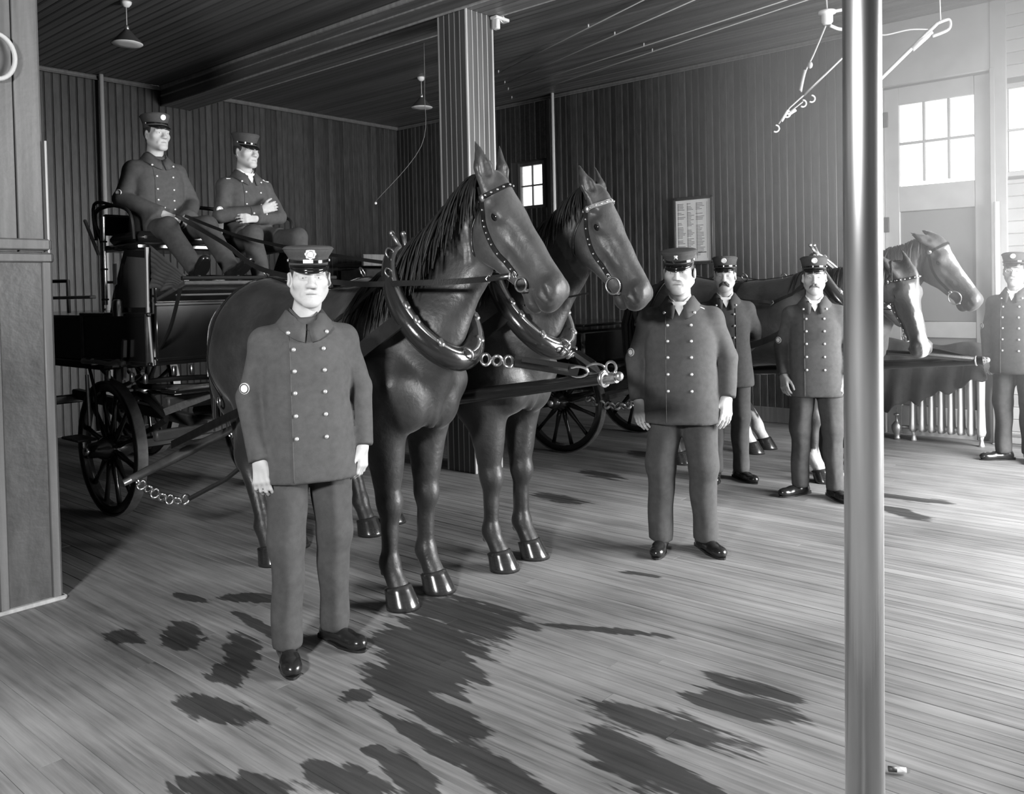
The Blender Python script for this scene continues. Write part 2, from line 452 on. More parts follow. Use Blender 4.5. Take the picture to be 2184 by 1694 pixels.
STAINS = [(2.961, 2.932, 0.356, 0.209, 1.65), (2.628, 2.808, 0.299, 0.267, 1.93), (2.437, 2.645, 0.322, 0.252, -2.57), (2.22, 2.379, 0.349, 0.093, 1.43), (2.113, 2.684, 0.072, 0.058, 2.52), (1.891, 2.306, 0.046, 0.039, 1.45), (1.869, 2.097, 0.201, 0.074, 1.29), (2.058, 2.219, 0.249, 0.048, 1.42), (2.053, 1.858, 0.283, 0.069, 1.51), (1.714, 2.228, 0.179, 0.074, 1.86), (1.454, 2.505, 0.231, 0.076, 2.21), (2.396, 1.598, 0.251, 0.119, 1.2), (2.665, 1.607, 0.297, 0.096, 1.72), (2.39, 1.355, 0.153, 0.061, 1.6), (3.13, 1.474, 0.231, 0.053, 1.64), (2.971, 1.447, 0.225, 0.095, 1.8), (2.056, 3.438, 0.221, 0.084, 1.02), (1.892, 3.281, 0.128, 0.075, 1.32), (1.699, 3.004, 0.211, 0.075, 1.74), (1.973, 3.816, 0.181, 0.085, 1.26), (1.787, 4.047, 0.117, 0.072, 1.78), (2.256, 4.256, 0.146, 0.039, 1.73), (2.439, 4.018, 0.195, 0.062, 2.12), (2.267, 3.64, 0.21, 0.033, 1.47), (3.231, 2.309, 0.326, 0.038, 1.99), (4.012, 2.555, 0.116, 0.026, 1.81), (6.602, 1.852, 0.226, 0.079, 1.62), (6.182, 1.808, 0.204, 0.084, 1.06), (5.947, 4.176, 0.233, 0.09, 1.43), (5.092, 3.997, 0.287, 0.088, 1.52), (2.225, 2.209, 0.183, 0.042, 1.33), (6.931, 4.355, 0.185, 0.137, 0.93)]
def floor_mat():
    m = bpy.data.materials.new('worn floor boards'); m.use_nodes = True; N = m.node_tree.nodes; L = m.node_tree.links; b = N['Principled BSDF']
    def math_(op, a, c=None, d=None):
        n = N.new('ShaderNodeMath'); n.operation = op
        for i, q in enumerate((a, c, d)):
            if q is None: continue
            if isinstance(q, (int, float)): n.inputs[i].default_value = q
            else: L.new(q, n.inputs[i])
        return n.outputs[0]
    geo = N.new('ShaderNodeNewGeometry'); oi = N.new('ShaderNodeObjectInfo')
    def noise(scale, detail=5, rough=.6, jitter=0):
        mp = N.new('ShaderNodeMapping'); mp.inputs['Scale'].default_value = scale; L.new(geo.outputs['Position'], mp.inputs[0])
        if jitter:
            cb = N.new('ShaderNodeCombineXYZ'); L.new(math_('MULTIPLY', oi.outputs['Random'], jitter), cb.inputs[1]); L.new(cb.outputs[0], mp.inputs['Location'])
        n = N.new('ShaderNodeTexNoise'); n.inputs['Scale'].default_value = 1; n.inputs['Detail'].default_value = detail; n.inputs['Roughness'].default_value = rough
        L.new(mp.outputs[0], n.inputs[0]); return n.outputs[0]
    grain = noise((38, 1.4, 38), 6, .65, 50)
    streak = noise((14, .7, 14), 4, .6, 20)
    blotch = noise((1.3, .9, 1), 4, .55)
    c = math_('MULTIPLY_ADD', grain, .34, -.07); c = math_('ADD', c, math_('MULTIPLY', streak, .2)); c = math_('ADD', c, math_('MULTIPLY', math_('SUBTRACT', blotch, .5), .34))
    c = math_('ADD', c, math_('MULTIPLY_ADD', oi.outputs['Random'], .045, -.022))
    # wet patches, drawn out along the boards
    dis = noise((9, 2.2, 9), 4, .6, 4); fine = noise((34, 3, 34), 3, .6, 9)
    sx = N.new('ShaderNodeSeparateXYZ'); L.new(geo.outputs['Position'], sx.inputs[0])
    wob = math_('ADD', math_('MULTIPLY', math_('SUBTRACT', dis, .5), 2.3), math_('MULTIPLY', math_('SUBTRACT', fine, .5), 1.4))
    best = None
    for (cx, cy, r1, r2, an) in STAINS:
        ca, sa = math.cos(an), math.sin(an)
        dx = math_('SUBTRACT', sx.outputs[0], cx); dy = math_('SUBTRACT', sx.outputs[1], cy)
        p = math_('MULTIPLY_ADD', dx, ca / r1, math_('MULTIPLY', dy, sa / r1)); q = math_('MULTIPLY_ADD', dx, -sa / r2, math_('MULTIPLY', dy, ca / r2))
        d = math_('MULTIPLY_ADD', p, p, math_('MULTIPLY', q, q))
        best = d if best is None else math_('MINIMUM', best, d)
    best = math_('ADD', math_('SQRT', best), wob)
    wet = N.new('ShaderNodeMapRange'); wet.interpolation_type = 'SMOOTHSTEP'; wet.inputs[1].default_value = .88; wet.inputs[2].default_value = 1.12; wet.inputs[3].default_value = 1; wet.inputs[4].default_value = 0
    L.new(best, wet.inputs[0])
    k = math_('MULTIPLY_ADD', wet.outputs[0], -.76, 1.0)
    c = math_('MULTIPLY', math_('MULTIPLY', math_('MAXIMUM', c, .02), .78), k)
    L.new(c, b.inputs['Base Color'])
    L.new(math_('MULTIPLY_ADD', wet.outputs[0], -.12, .62), b.inputs['Roughness']); b.inputs['Specular IOR Level'].default_value = .35
    bp = N.new('ShaderNodeBump'); bp.inputs['Strength'].default_value = .25; bp.inputs['Distance'].default_value = .004; L.new(grain, bp.inputs['Height']); L.new(bp.outputs[0], b.inputs['Normal'])
    return m
M['floor'] = floor_mat()

# ------------------------------------------------------------------ the room
WX, WY, WZ = 9.35, 10.45, 4.30       # side wall, rear wall, ceiling
LX, FY = -4.2, -2.6                  # far left wall, street wall
def struct(name, mb, m, parent=None, label=None):
    o = mb.build(name, m, parent, False); o['kind'] = 'structure'
    if label: o['label'] = label
    return o
def plank_mesh(name, wdt, thick, m, bev=.004, bead=False):
    """unit-length board along Y, face up (+Z), centred on x"""
    h = wdt / 2
    pr = [(-h, -thick), (-h, -bev), (-h + bev, 0)] + ([(h - .016, 0), (h - .013, -.004), (h - .010, 0)] if bead else []) + [(h - bev, 0), (h, -bev), (h, -thick)]
    mb = MB(); n = len(pr); mb.add([(x, 0, z) for x, z in pr] + [(x, 1, z) for x, z in pr], [(i, i + 1, n + i + 1, n + i) for i in range(n - 1)] + [tuple(range(n)), tuple(range(n, 2 * n))[::-1]])
    import bmesh
    me = mb.mesh(name, m); bm = bmesh.new(); bm.from_mesh(me); bmesh.ops.recalc_face_normals(bm, faces=bm.faces); bm.to_mesh(me); bm.free(); return me
floor = struct('floor', MB().box(((WX + LX) / 2, (WY + FY) / 2, -.07), (WX - LX + .4, WY - FY + .4, .1)), M['plaster'], label='dark sub-floor under the worn wooden floor boards')
PW = .0835
pm = plank_mesh('plank', PW - .0012, .02, M['floor'], .0018)
x = -1.0
while x < WX - .02:
    j = random.uniform(1.2, 8.0)
    for y0, y1 in ((FY, j), (j + .002, WY)):
        o = link('plank', pm, floor, (x + PW / 2, y0, random.uniform(-.0012, 0)), (0, 0, 0), (1, y1 - y0, 1))
    x += PW
ceil = struct('ceiling', MB().box(((WX + LX) / 2, (WY + FY) / 2, WZ + .08), (WX - LX + .4, WY - FY + .4, .1)), M['plaster'], label='boarded ceiling')
CW = .092
cm = plank_mesh('ceiling_board', CW - .002, .02, M['ceil_wood'], .004, True)
x = -1.5
while x < WX - .02:
    o = link('ceiling_board', cm, ceil, (x + CW / 2, FY, WZ - random.uniform(0, .0015)), (0, math.pi, 0), (1, WY - FY, 1)); x += CW
# rear wall
wb = struct('wall_back', MB().box(((WX + LX) / 2, WY + .09, WZ / 2), (WX - LX + .4, .1, WZ)), M['plaster'], label='dark boarded rear wall')
bm_ = plank_mesh('wall_board', .0895, .02, M['wall_wood'], .005, True)
x = -.9
while x < WX - .02:
    o = link('wall_board', bm_, wb, (x + .045, WY + .02 - random.uniform(0, .003), 0), (math.pi / 2, 0, 0), (1, WZ, 1)); x += .0915
# side wall with a small window, a door with a glazed top and one more window
def wall_with_holes(y0, y1, holes, xw, t):
    mb = MB(); ys = sorted({y0, y1} | {h[0] for h in holes} | {h[1] for h in holes}); zs = sorted({0, WZ} | {h[2] for h in holes} | {h[3] for h in holes})
    for i in range(len(ys) - 1):
        for j in range(len(zs) - 1):
            cy, cz = (ys[i] + ys[i + 1]) / 2, (zs[j] + zs[j + 1]) / 2
            if any(h[0] < cy < h[1] and h[2] < cz < h[3] for h in holes): continue
            mb.box((xw + t / 2, cy, cz), (t, ys[i + 1] - ys[i], zs[j + 1] - zs[j]))
    return mb
W1 = (7.42, 7.92, 2.75, 3.42); D1 = (1.85, 2.86, 0, 3.62); W2 = (.92, 1.72, 2.62, 3.46)
wr = struct('wall_right', wall_with_holes(FY, WY, [W1, D1, W2], WX + .02, .12), M['plaster'], label='boarded side wall with windows and a door')
y = 2.98
RX = (0, -math.pi / 2, 0)
def vboard(y, z0, z1):
    o = link('wall_board', bm_, wr, (WX - random.uniform(0, .003), y + .045, z0), (0, 0, 0), (1, 1, 1))
    o.matrix_local = Matrix.Translation(o.location) @ Matrix(((0, 0, -1), (-1, 0, 0), (0, 1, 0))).to_4x4() @ Matrix.Diagonal((1, z1 - z0, 1, 1))
while y < WY:
    if W1[0] - .09 < y + .045 < W1[1] + .09:
        vboard(y, 0, W1[2]); vboard(y, W1[3] + .02, WZ)
    else: vboard(y, 0, WZ)
    y += .0915
# level boards below and above the second window
hb = plank_mesh('siding_board', .118, .02, M['door_paint'], .006)
for z0, z1 in ((0, W2[2] - .06), (W2[3] + .08, WZ)):
    z = z0
    while z < z1 - .02:
        o = link('siding_board', hb, wr, (0, 0, 0)); wdt = min(.12, z1 - z)
        o.matrix_local = Matrix.Translation((WX, -1.2, z + wdt / 2)) @ Matrix(((0, 0, -1), (0, 1, 0), (1, 0, 0))).to_4x4() @ Matrix.Diagonal((wdt / .12, 2.94, 1, 1))
        z += wdt
for yy, yw in ((1.78, .14), (.86, .1)):
    MB().box((WX, yy, WZ / 2), (.06, yw, WZ), None, .006).build('jamb', M['door_paint'], wr)
MB().box((WX + .005, (D1[0] + D1[1]) / 2, 3.97), (.05, 1.05, .66), None, .006).build('transom_panel', M['door_paint'], wr)
# crown moulding of the side and rear walls
t1 = struct('trim_1', MB().box((WX - .012, (2.9 + WY) / 2, WZ - .03), (.03, WY - 2.9, .045), None, .008).tube([(WX - .03, 2.9, WZ - .055), (WX - .03, WY - .04, WZ - .055)], .009, 8), M['trim_wood'], label='moulding along the top of the side wall')
t2 = struct('trim_2', MB().box(((WX - 1) / 2, WY - .012, WZ - .03), (WX + 1, .03, .045), None, .008).tube([(-1, WY - .03, WZ - .055), (WX - .04, WY - .03, WZ - .055)], .009, 8), M['trim_wood'], label='moulding along the top of the rear wall')
bb = struct('baseboard_right', MB().box((WX - .005, (2.95 + WY) / 2, .09), (.025, WY - 2.95, .18), None, .006), M['trim_wood'], label='dark baseboard of the side wall')
# windows
def sash(name, y0, y1, z0, z1, nx, nz, n, label, xw=WX, fr=.05, bar=.022):
    r = empty(name, (0, 0, 0)); tag(r, label, kind='structure')
    f = MB(); 
    for yy in (y0 + fr / 2 - fr, y1 - fr / 2 + fr): f.box((xw + .05, yy, (z0 + z1) / 2), (.07, fr, z1 - z0 + 2 * fr), None, .005)
    for zz in (z0 - fr / 2, z1 + fr / 2): f.box((xw + .05, (y0 + y1) / 2, zz), (.07, y1 - y0, fr), None, .005)
    f.build('window_frame', M['door_paint'] if n else M['trim_wood'], r)
    for i in range(1, nx): MB().box((xw + .055, y0 + (y1 - y0) * i / nx, (z0 + z1) / 2), (.03, bar, z1 - z0), None, .004).build('glazing_bar', M['door_paint'], r)
    for j in range(1, nz): MB().box((xw + .053, (y0 + y1) / 2, z0 + (z1 - z0) * j / nz), (.03, y1 - y0, bar), None, .004).build('glazing_bar', M['door_paint'], r)
    for i in range(nx):
        for j in range(nz):
            MB().box((xw + .06, y0 + (y1 - y0) * (i + .5) / nx, z0 + (z1 - z0) * (j + .5) / nz), ((.003, (y1 - y0) / nx - bar * .5, (z1 - z0) / nz - bar * .5))).build('pane', M['glass'], r)
    return r
sash('window_1', W1[0] + .05, W1[1] - .05, W1[2] + .05, W1[3] - .05, 2, 2, 0, 'small window high on the side wall behind the near horse')
sash('window_2', W2[0] + .02, W2[1] - .0, W2[2] + .02, W2[3] - .02, 3, 2, 1, 'bright window at the right edge, cut off by the frame')
# door with six panes at the top
d = empty('door_1', (0, 0, 0)); tag(d, 'tall painted door with six bright panes above a dark panel', kind='structure')
yc = (D1[0] + D1[1]) / 2
lf = MB()
for yy in (1.925, 2.78): lf.box((WX + .05, yy, D1[3] / 2), (.06, .15, D1[3]), None, .006)
for zz, hh in ((.15, .3), (2.46, .26), (3.53, .18)): lf.box((WX + .05, yc, zz), (.056, .705, hh), None, .003)
lf.box((WX + .05, yc, 1.1), (.056, .705, .16), None, .003)
lf.build('leaf', M['door_paint'], d)
for zz, hh in ((.66, .72), (1.755, 1.15)):
    MB().box((WX + .065, yc, zz), (.025, .72, hh), None, .01).build('panel', mat('dark panel', .14, .6), d)
y0, y1, z0, z1 = 2.0, 2.7, 2.63, 3.44
for i in (1, 2): MB().box((WX + .05, y0 + (y1 - y0) * i / 3, (z0 + z1) / 2), (.04, .024, z1 - z0), None, .004).build('glazing_bar', M['door_paint'], d)
MB().box((WX + .048, yc, (z0 + z1) / 2), (.04, y1 - y0, .024), None, .004).build('glazing_bar', M['door_paint'], d)
for i in range(3):
    for j in range(2): MB().box((WX + .06, y0 + (y1 - y0) * (i + .5) / 3, z0 + (z1 - z0) * (j + .5) / 2), (.003, .22, .39)).build('pane', M['glass'], d)
MB().box((WX, 2.9, 1.83), (.07, .09, 3.66), None, .008).box((WX, 1.83, 1.83), (.07, .05, 3.66), None, .008).build('casing', M['door_paint'], d)
for zz in (.5, 2.2, 3.3): MB().box((WX - .005, 2.83, zz), (.02, .05, .16), None, .004).build('hinge', M['iron'], d)
# street wall with the open doorway, and the far left wall
fw = struct('wall_front', MB().box(((LX + 5.3) / 2, FY - .06, WZ / 2), (5.3 - LX, .12, WZ)).box(((8.9 + WX) / 2 + .1, FY - .06, WZ / 2), (WX - 8.9 + .2, .12, WZ)).box((7.1, FY - .06, 3.98), (3.6, .12, .64)), M['ceil_wood'], label='street wall behind the camera with an open doorway')
lw = struct('wall_left', wall_with_holes(FY, WY, [], LX - .12, .12), M['ceil_wood'], label='left wall behind the camera')
# unseen boarded partition added left of the near post to shade the wagon
wp = struct('wall_shade_partition', MB().box(((LX + 1.5) / 2, 4.99, WZ / 2), (1.5 - LX, .06, WZ)), M['plaster'], label='unseen boarded partition added left of the near post to shade the wagon')
x = 1.5 - .0915
while x > LX:
    link('wall_board', bm_, wp, (x + .045, 4.95, 0), (math.pi / 2, 0, 0), (1, WZ, 1)); x -= .0915
# ceiling beam carried by the posts
BX0, BX1, BZ = 5.35, 5.72, 4.05
bm2 = empty('ceiling_beam', (0, 0, 0)); tag(bm2, 'boxed timber ceiling beam running from the rear wall to the panelled post', kind='structure')
MB().box(((BX0 + BX1) / 2, (WY + FY) / 2, (BZ + WZ) / 2 + .01), (BX1 - BX0 - .03, WY - FY, WZ - BZ - .02)).build('core', M['ceil_wood'], bm2)
for i in range(4):
    w_ = (BX1 - BX0) / 4; MB().box((BX0 + w_ * (i + .5), (WY + FY) / 2, BZ + .008), (w_ - .003, WY - FY, .016), None, .003).build('soffit_board', M['ceil_wood'], bm2)
for xx, sg in ((BX0, -1), (BX1, 1)):
    for zz, hh, th in ((BZ + .065, .115, .018), (BZ + .185, .115, .018)): MB().box((xx + sg * .002, (WY + FY) / 2, zz), (th, WY - FY, hh), None, .004).build('side_board', M['ceil_wood'], bm2)
    MB().tube([(xx + sg * .008, FY, BZ + .004), (xx + sg * .008, WY, BZ + .004)], .012, 8).build('corner_bead', M['trim_light'], bm2)
    MB().box((xx + sg * .02, (WY + FY) / 2, WZ - .025), (.04, WY - FY, .05), None, .01).build('moulding', M['trim_light'], bm2)
    MB().box((xx + sg * .012, (WY + FY) / 2, BZ + .124), (.03, WY - FY, .02), None, .006).build('moulding', M['trim_light'], bm2)
# boarded post under the beam
def board_post(name, cx, cy, s, z1, label, nb=5):
    p = empty(name, (0, 0, 0)); tag(p, label, 'post')
    MB().box((cx, cy, z1 / 2), (s - .03, s - .03, z1)).build('core', M['plaster'], p)
    w_ = (s - .03) / nb
    for q in range(4):
        R = Matrix.Rotation(q * math.pi / 2, 3, 'Z')
        for i in range(nb):
            c = R @ Vector((-s / 2 + .015 + w_ * (i + .5), -s / 2 + .008, 0)); MB().box((cx + c.x, cy + c.y, z1 / 2), (w_ - .005, .018, z1), R, .004).build('post_board', M['post_wood'], p)
            if i:
                c = R @ Vector((-s / 2 + .015 + w_ * i, -s / 2 + .006, 0)); MB().cyl((cx + c.x, cy + c.y, 0), (cx + c.x, cy + c.y, z1), .007, None, 6).build('bead', M['bead'], p)
        c = R @ Vector((-s / 2 + .008, -s / 2 + .008, 0)); MB().cyl((cx + c.x, cy + c.y, 0), (cx + c.x, cy + c.y, z1), .013, None, 8).build('corner_bead', M['trim_light'], p)
    return p
board_post('panelled_post', 5.53, 5.25, .35, BZ, 'square post clad in narrow beaded boards behind the near horse')
# the near post at the left edge: plain boards above, a scuffed panelled casing below
M['near_post'] = wood('worn post boards', .095, 2, .35, .15, .45)
p = empty('cased_post', (0, 0, 0)); tag(p, 'scuffed timber post with a panelled lower casing at the left edge', 'post')
cx, cy, s = 1.665, 4.95, .26
MB().box((cx, cy, WZ / 2), (s - .03, s - .03, WZ)).build('core', M['near_post'], p)
scuff = mat('scuffed panel', .05, .38, var=.55, vscale=(9, 9, 3), bump=.15, bscale=25)
for q in range(4):
    R = Matrix.Rotation(q * math.pi / 2, 3, 'Z')
    for i in range(2):
        c = R @ Vector((-s / 4 + s / 2 * i, -s / 2 + .006, 0)); MB().box((cx + c.x, cy + c.y, 1.86 + (WZ - 1.86) / 2), (s / 2 - .006, .02, WZ - 1.86), R, .004).build('post_board', M['near_post'], p)
    c = R @ Vector((0, -s / 2 - .012, 0)); MB().box((cx + c.x, cy + c.y, .93), (s - .01, .012, 1.86), R, .002).build('panel', scuff, p)
    for sg in (-1, 1):
        c = R @ Vector((sg * (s / 2 - .004), -s / 2 - .014, 0)); MB().box((cx + c.x, cy + c.y, .93), (.045, .026, 1.86), R, .005).build('stile', M['near_post'], p)
    c = R @ Vector((0, -s / 2 - .018, 0)); MB().box((cx + c.x, cy + c.y, 1.83), (s + .05, .035, .05), R, .008).box((cx + c.x, cy + c.y, 1.90), (s + .035, .025, .06), R, .008).build('cap_rail', M['near_post'], p)
    MB().box((cx + c.x, cy + c.y, .012), (s + .07, .05, .024), R, .006).build('base_strip', M['trim_light'], p)
MB().tube([(cx + s / 2 + .012, cy - s / 2 - .02, 1.7), (cx + s / 2 + .012, cy - s / 2 - .02, 2.45)], .006, 6).build('conduit', M['trim_light'], p)

# haze volume added for the halation glow by the windows, thickest near the panes
HC = (9.0, 1.4, 3.7)
def haze_mat(r0):
    m = bpy.data.materials.new('halation haze'); m.use_nodes = True; N = m.node_tree.nodes; L = m.node_tree.links; N.remove(N['Principled BSDF'])
    g = N.new('ShaderNodeNewGeometry'); d = N.new('ShaderNodeVectorMath'); d.operation = 'DISTANCE'; d.inputs[1].default_value = HC; L.new(g.outputs['Position'], d.inputs[0])
    r = N.new('ShaderNodeMapRange'); r.interpolation_type = 'SMOOTHSTEP'; r.inputs[1].default_value = .2; r.inputs[2].default_value = r0 - .05; r.inputs[3].default_value = .18; r.inputs[4].default_value = 0; L.new(d.outputs['Value'], r.inputs[0])
    v = N.new('ShaderNodeVolumeScatter'); L.new(r.outputs[0], v.inputs['Density']); v.inputs['Color'].default_value = (1, 1, 1, 1); L.new(v.outputs[0], N['Material Output'].inputs['Volume']); return m
def haze_body(name, r):
    lo = [max(HC[a] - r, (-9, FY + .02, .02)[a]) - .2 for a in range(3)]; hi = [min(HC[a] + r, (WX - .1, 99, WZ - .03)[a]) + .2 for a in range(3)]
    F = Field(*[axis(lo[a], hi[a], .2) for a in range(3)]); F.ell(HC, (r, r, r), .001)
    F.plane((WX - .1, 0, 0), (1, 0, 0), lo, hi); F.plane((0, 0, WZ - .03), (0, 0, 1), lo, hi); F.plane((0, 0, .03), (0, 0, -1), lo, hi); F.plane((0, FY + .03, 0), (0, -1, 0), lo, hi)
    Vv, Q = F.nets(0); return link(name, qmesh(name, Vv, Q, haze_mat(r)))
hz = haze_body('haze', 4.1); tag(hz, 'pale haze volume added for the halation glow around the windows', 'haze', kind='stuff')
# ------------------------------------------------------------------ people
M['iris'] = mat('iris', .09, .3)
M['lip'] = mat('lip', .12, .6)
def subdiv_(pts, n): return subdiv(pts, n)
BUTTON = MB().lathe([(0.0001, .0068), (.004, .0062), (.0075, .0042), (.0092, .001), (.0095, -.001), (.006, -.003)], 14, ax=(0, 1, 0), up=(0, 0, 1)).mesh('button', M['button'], True)
def hand(F, w, d, back, thumb, curl=(.35, .55, .5), k=.006, sc=1., res=None):
    """five-fingered hand: wrist w, direction d, back-of-hand normal, thumb side"""
    w = Vector(w); d = Vector(d).normalized(); back = Vector(back); back = (back - d * back.dot(d)).normalized(); th = d.cross(back).normalized()
    if th.dot(Vector(thumb)) < 0: th = -th
    pal = w + d * .012 * sc
    F.cone(w - d * .05, w + d * .01, .026 * sc, .024 * sc, .02, flat=(back, .75))
    for q in (-.022, 0, .022):
        F.cone(pal + th * q * sc * .8, pal + d * .07 * sc + th * q * sc * 1.15, .0155 * sc, .0125 * sc, .014)
    F.cone(pal + th * .02 * sc - back * .004, pal + th * .03 * sc + d * .04 * sc - back * .008 * sc, .016 * sc, .013 * sc, .014)
    for i, (off, ln, r) in enumerate(((.030, .074, .0088), (.0105, .083, .009), (-.0105, .077, .0087), (-.030, .060, .0078))):
        p = pal + d * (.078 - abs(off) * .18) * sc + th * off * sc; ang = 0
        for j, fr in enumerate((.45, .31, .26)):
            ang += curl[j] * (1 + .08 * i)
            dv = (d * math.cos(ang) - back * math.sin(ang) + th * off * 1.2).normalized(); q = p + dv * ln * fr * sc
            F.cone(p, q, (r - .0006 * j) * sc, (r - .0006 * (j + 1)) * sc, .004 if j else .009); p = q
    p = pal + th * .031 * sc + d * .018 * sc - back * .006 * sc
    for j, (ln, a) in enumerate(((.04, .55), (.032, .3), (.026, .12))):
        dv = (d * math.cos(a) + th * math.sin(a) - back * .25).normalized(); q = p + dv * ln * sc
        F.cone(p, q, (.0125 - .0015 * j) * sc, (.0108 - .0012 * j) * sc, .01 if j == 0 else .004); p = q

def person(label, loc, face, P, detail=1.):
    """face: heading of the figure in degrees (0 = +X); local frame: +y forward, +x the figure's right"""
    S = P.get('s', 1.); root = empty('person', loc, math.radians(face - 90), label, 'person'); root.scale = (S, S, S)
    J = dict(ankle=((.10, -.01, .09), (-.10, -.01, .09)), knee=((.10, .01, .5), (-.10, .01, .5)), hip=((.09, -.01, .93), (-.09, -.01, .93)),
             shoulder=((.168, -.02, 1.348), (-.168, -.02, 1.348)), elbow=((.232, -.045, 1.11), (-.232, -.045, 1.11)), wrist=((.205, .045, .875), (-.205, .045, .875)),
             toe=((.16, 1), (-.16, 1)))
    J.update(P.get('J', {})); seated = P.get('seated', False); pz = J['hip'][0][2]
    girth = P.get('girth', 1.); dz = pz - .93
    hc = Vector(P.get('head', (0, .015, 1.625 + dz))); Rh = Matrix.Rotation(math.radians(P.get('hyaw', 0)), 3, 'Z') @ Matrix.Rotation(math.radians(P.get('hpitch', 0)), 3, 'X')
    fw = P.get('face_w', 1.)
    def H(x, y, z): return hc + Rh @ Vector((x * fw, y, z))
    RH = [Rh.col[i] for i in range(3)]
    hd = P.get('hands'); wr = [Vector(q) for q in J['wrist']]
    hdir = P.get('hdir', [(Vector(J['wrist'][i]) - Vector(J['elbow'][i])).normalized() for i in range(2)])
    hback = P.get('hback', [(.25, 1, 0), (-.25, 1, 0)]); hth = P.get('hth', [(-1, 0, 0), (1, 0, 0)])
    fs = .0042 / detail; hs = .0044 / detail
    xs = [q.x for q in wr]; ys_ = [q.y for q in wr]
    def hb(i, ax):
        c = [wr[i][ax], wr[i][ax] + Vector(hdir[i])[ax] * .17]; return (min(c) - .06, max(c) + .06, hs)
    show = P.get('show', (True, True))
    fin = [[(hc[a] - (.105, .115, .15)[a], hc[a] + (.105, .14, .06)[a], fs)] + [hb(i, a) for i in range(2) if show[i]] for a in range(3)]
    allp = [Vector(q) for v in ('ankle', 'knee', 'hip', 'shoulder', 'elbow', 'wrist') for q in J[v]]
    lo = [min(q[a] for q in allp) - .16 for a in range(3)]; hi = [max(q[a] for q in allp) + .16 for a in range(3)]
    hi[2] = hc.z + .16; lo[1] = min(lo[1], hc.y - .2); hi[1] = max(hi[1], hc.y + .17)
    for i in range(2):
        for a in range(3): lo[a] = min(lo[a], hb(i, a)[0]); hi[a] = max(hi[a], hb(i, a)[1])
    F = Field(*[axis(lo[a], hi[a], .02, fin[a]) for a in range(3)])
    # ---- body: trunk and limbs under the clothes, then neck, head, hands
    F.cone((0, -.01, pz + .02), (0, -.01, pz + .28), .105, .105, .05); F.cone((0, -.01, pz + .28), (0, -.02, pz + .44), .1, .07, .05)
    for i in range(2):
        F.cone(J['hip'][i], J['knee'][i], .075, .052, .04); F.cone(J['knee'][i], J['ankle'][i], .05, .035, .02)
        F.cone((0, -.02, pz + .43), J['shoulder'][i], .05, .05, .04); F.cone(J['shoulder'][i], J['elbow'][i], .045, .036, .03); F.cone(J['elbow'][i], J['wrist'][i], .036, .024, .02)
        a = Vector(J['ankle'][i]); t = Vector((*J['toe'][i], 0)).normalized(); F.cone(a, a + t * .07 - Vector((0, 0, .06)), .026, .018, .02)
    nb = Vector((0, -.03, 1.42 + dz)) ; F.cone(nb, H(0, -.02, -.075), .063, .058, .03)
    F.ell(H(0, -.016, .03), (.075, .097, .098), .02, R=RH); F.ell(H(0, .03, -.035), (.061 * fw, .066, .083), .03, R=RH)
    jw = P.get('jaw', 1.)
    for sg in (-1, 1):
        F.cone(H(sg * .054 * jw, -.0, -.055), H(sg * .018, .075, -.106), .02, .02, .03)
        F.ell(H(sg * .046, .058, -.022), (.024, .022, .022), .03, R=RH)
        F.cone(H(sg * .012, .094, .022), H(sg * .05, .078, .018), .0095, .009, .016)
        F.ell(H(sg * .031, .106, -.001), (.017, .017, .0105), .014, 's', R=RH)
        F.ell(H(sg * .031, .082, -.001), (.0145, .0125, .011), .006, R=RH)
        F.cone(H(sg * .017, .0945, .0035), H(sg * .046, .086, .002), .0035, .003, .004)
        F.cone(H(sg * .018, .093, -.009), H(sg * .044, .086, -.007), .003, .003, .004)
        F.ell(H(sg * .0125, .104, -.038), (.0095, .011, .0085), .008, R=RH)
        F.cone(H(sg * .019, .090, -.044), H(sg * .032, .080, -.072), .006, .006, .018)
        # ear: rim and lobe around a hollow
        ea = Matrix.Rotation(sg * math.radians(-P.get('ear', 30)), 3, 'Z'); e1 = Rh @ ea
        F.ell(H(sg * .079, -.008, -.008), (.0085, .021, .033), .008, R=[e1.col[i] for i in range(3)])
        F.ell(H(sg * .092, .004, -.003), (.009, .011, .019), .006, 's', R=[e1.col[i] for i in range(3)])
    F.ell(H(0, .0855, -.0665), (.026 * fw, .0165, .0058), .008, R=RH); F.ell(H(0, .0845, -.0795), (.022 * fw, .0165, .0068), .008, R=RH); F.cone(H(-.022, .0975, -.0728), H(.022, .0975, -.0728), .0026, .0026, .004, 's')
    F.cone(H(0, .09, .012), H(0, .113, -.033), .0085, .0125, .012); F.ell(H(0, .114, -.037), (.012, .0115, .0105), .008, R=RH)
    F.ell(H(0, .080, -.11), (.024, .018, .018), .02, R=RH)
    for i in range(2):
        if show[i]: hand(F, wr[i], hdir[i], hback[i], hth[i], P.get('curl', [(.35, .55, .5)] * 2)[i], sc=P.get('hsc', 1.0))
    Vv, Q = F.nets(1); body = link('body', qmesh('body', Vv, Q, M['skin']), root)
    # eyes, brows, hair, moustache
    for sg in (-1, 1):
        mb = MB().ball((0, 0, 0), (.0048, .0022, .0042), 10, 6); o = mb.build('eye', M['iris'], root, True); o.matrix_local = Matrix.Translation(H(sg * .031, .0925, -.0025)) @ Rh.to_4x4()
        mb = MB().tube([H(sg * .012, .1025, .0235), H(sg * .03, .0985, .0275), H(sg * .05, .0845, .0215)], [.0028, .0036, .002], 6); mb.build('eyebrow', P.get('brow', M['hair']), root, True)
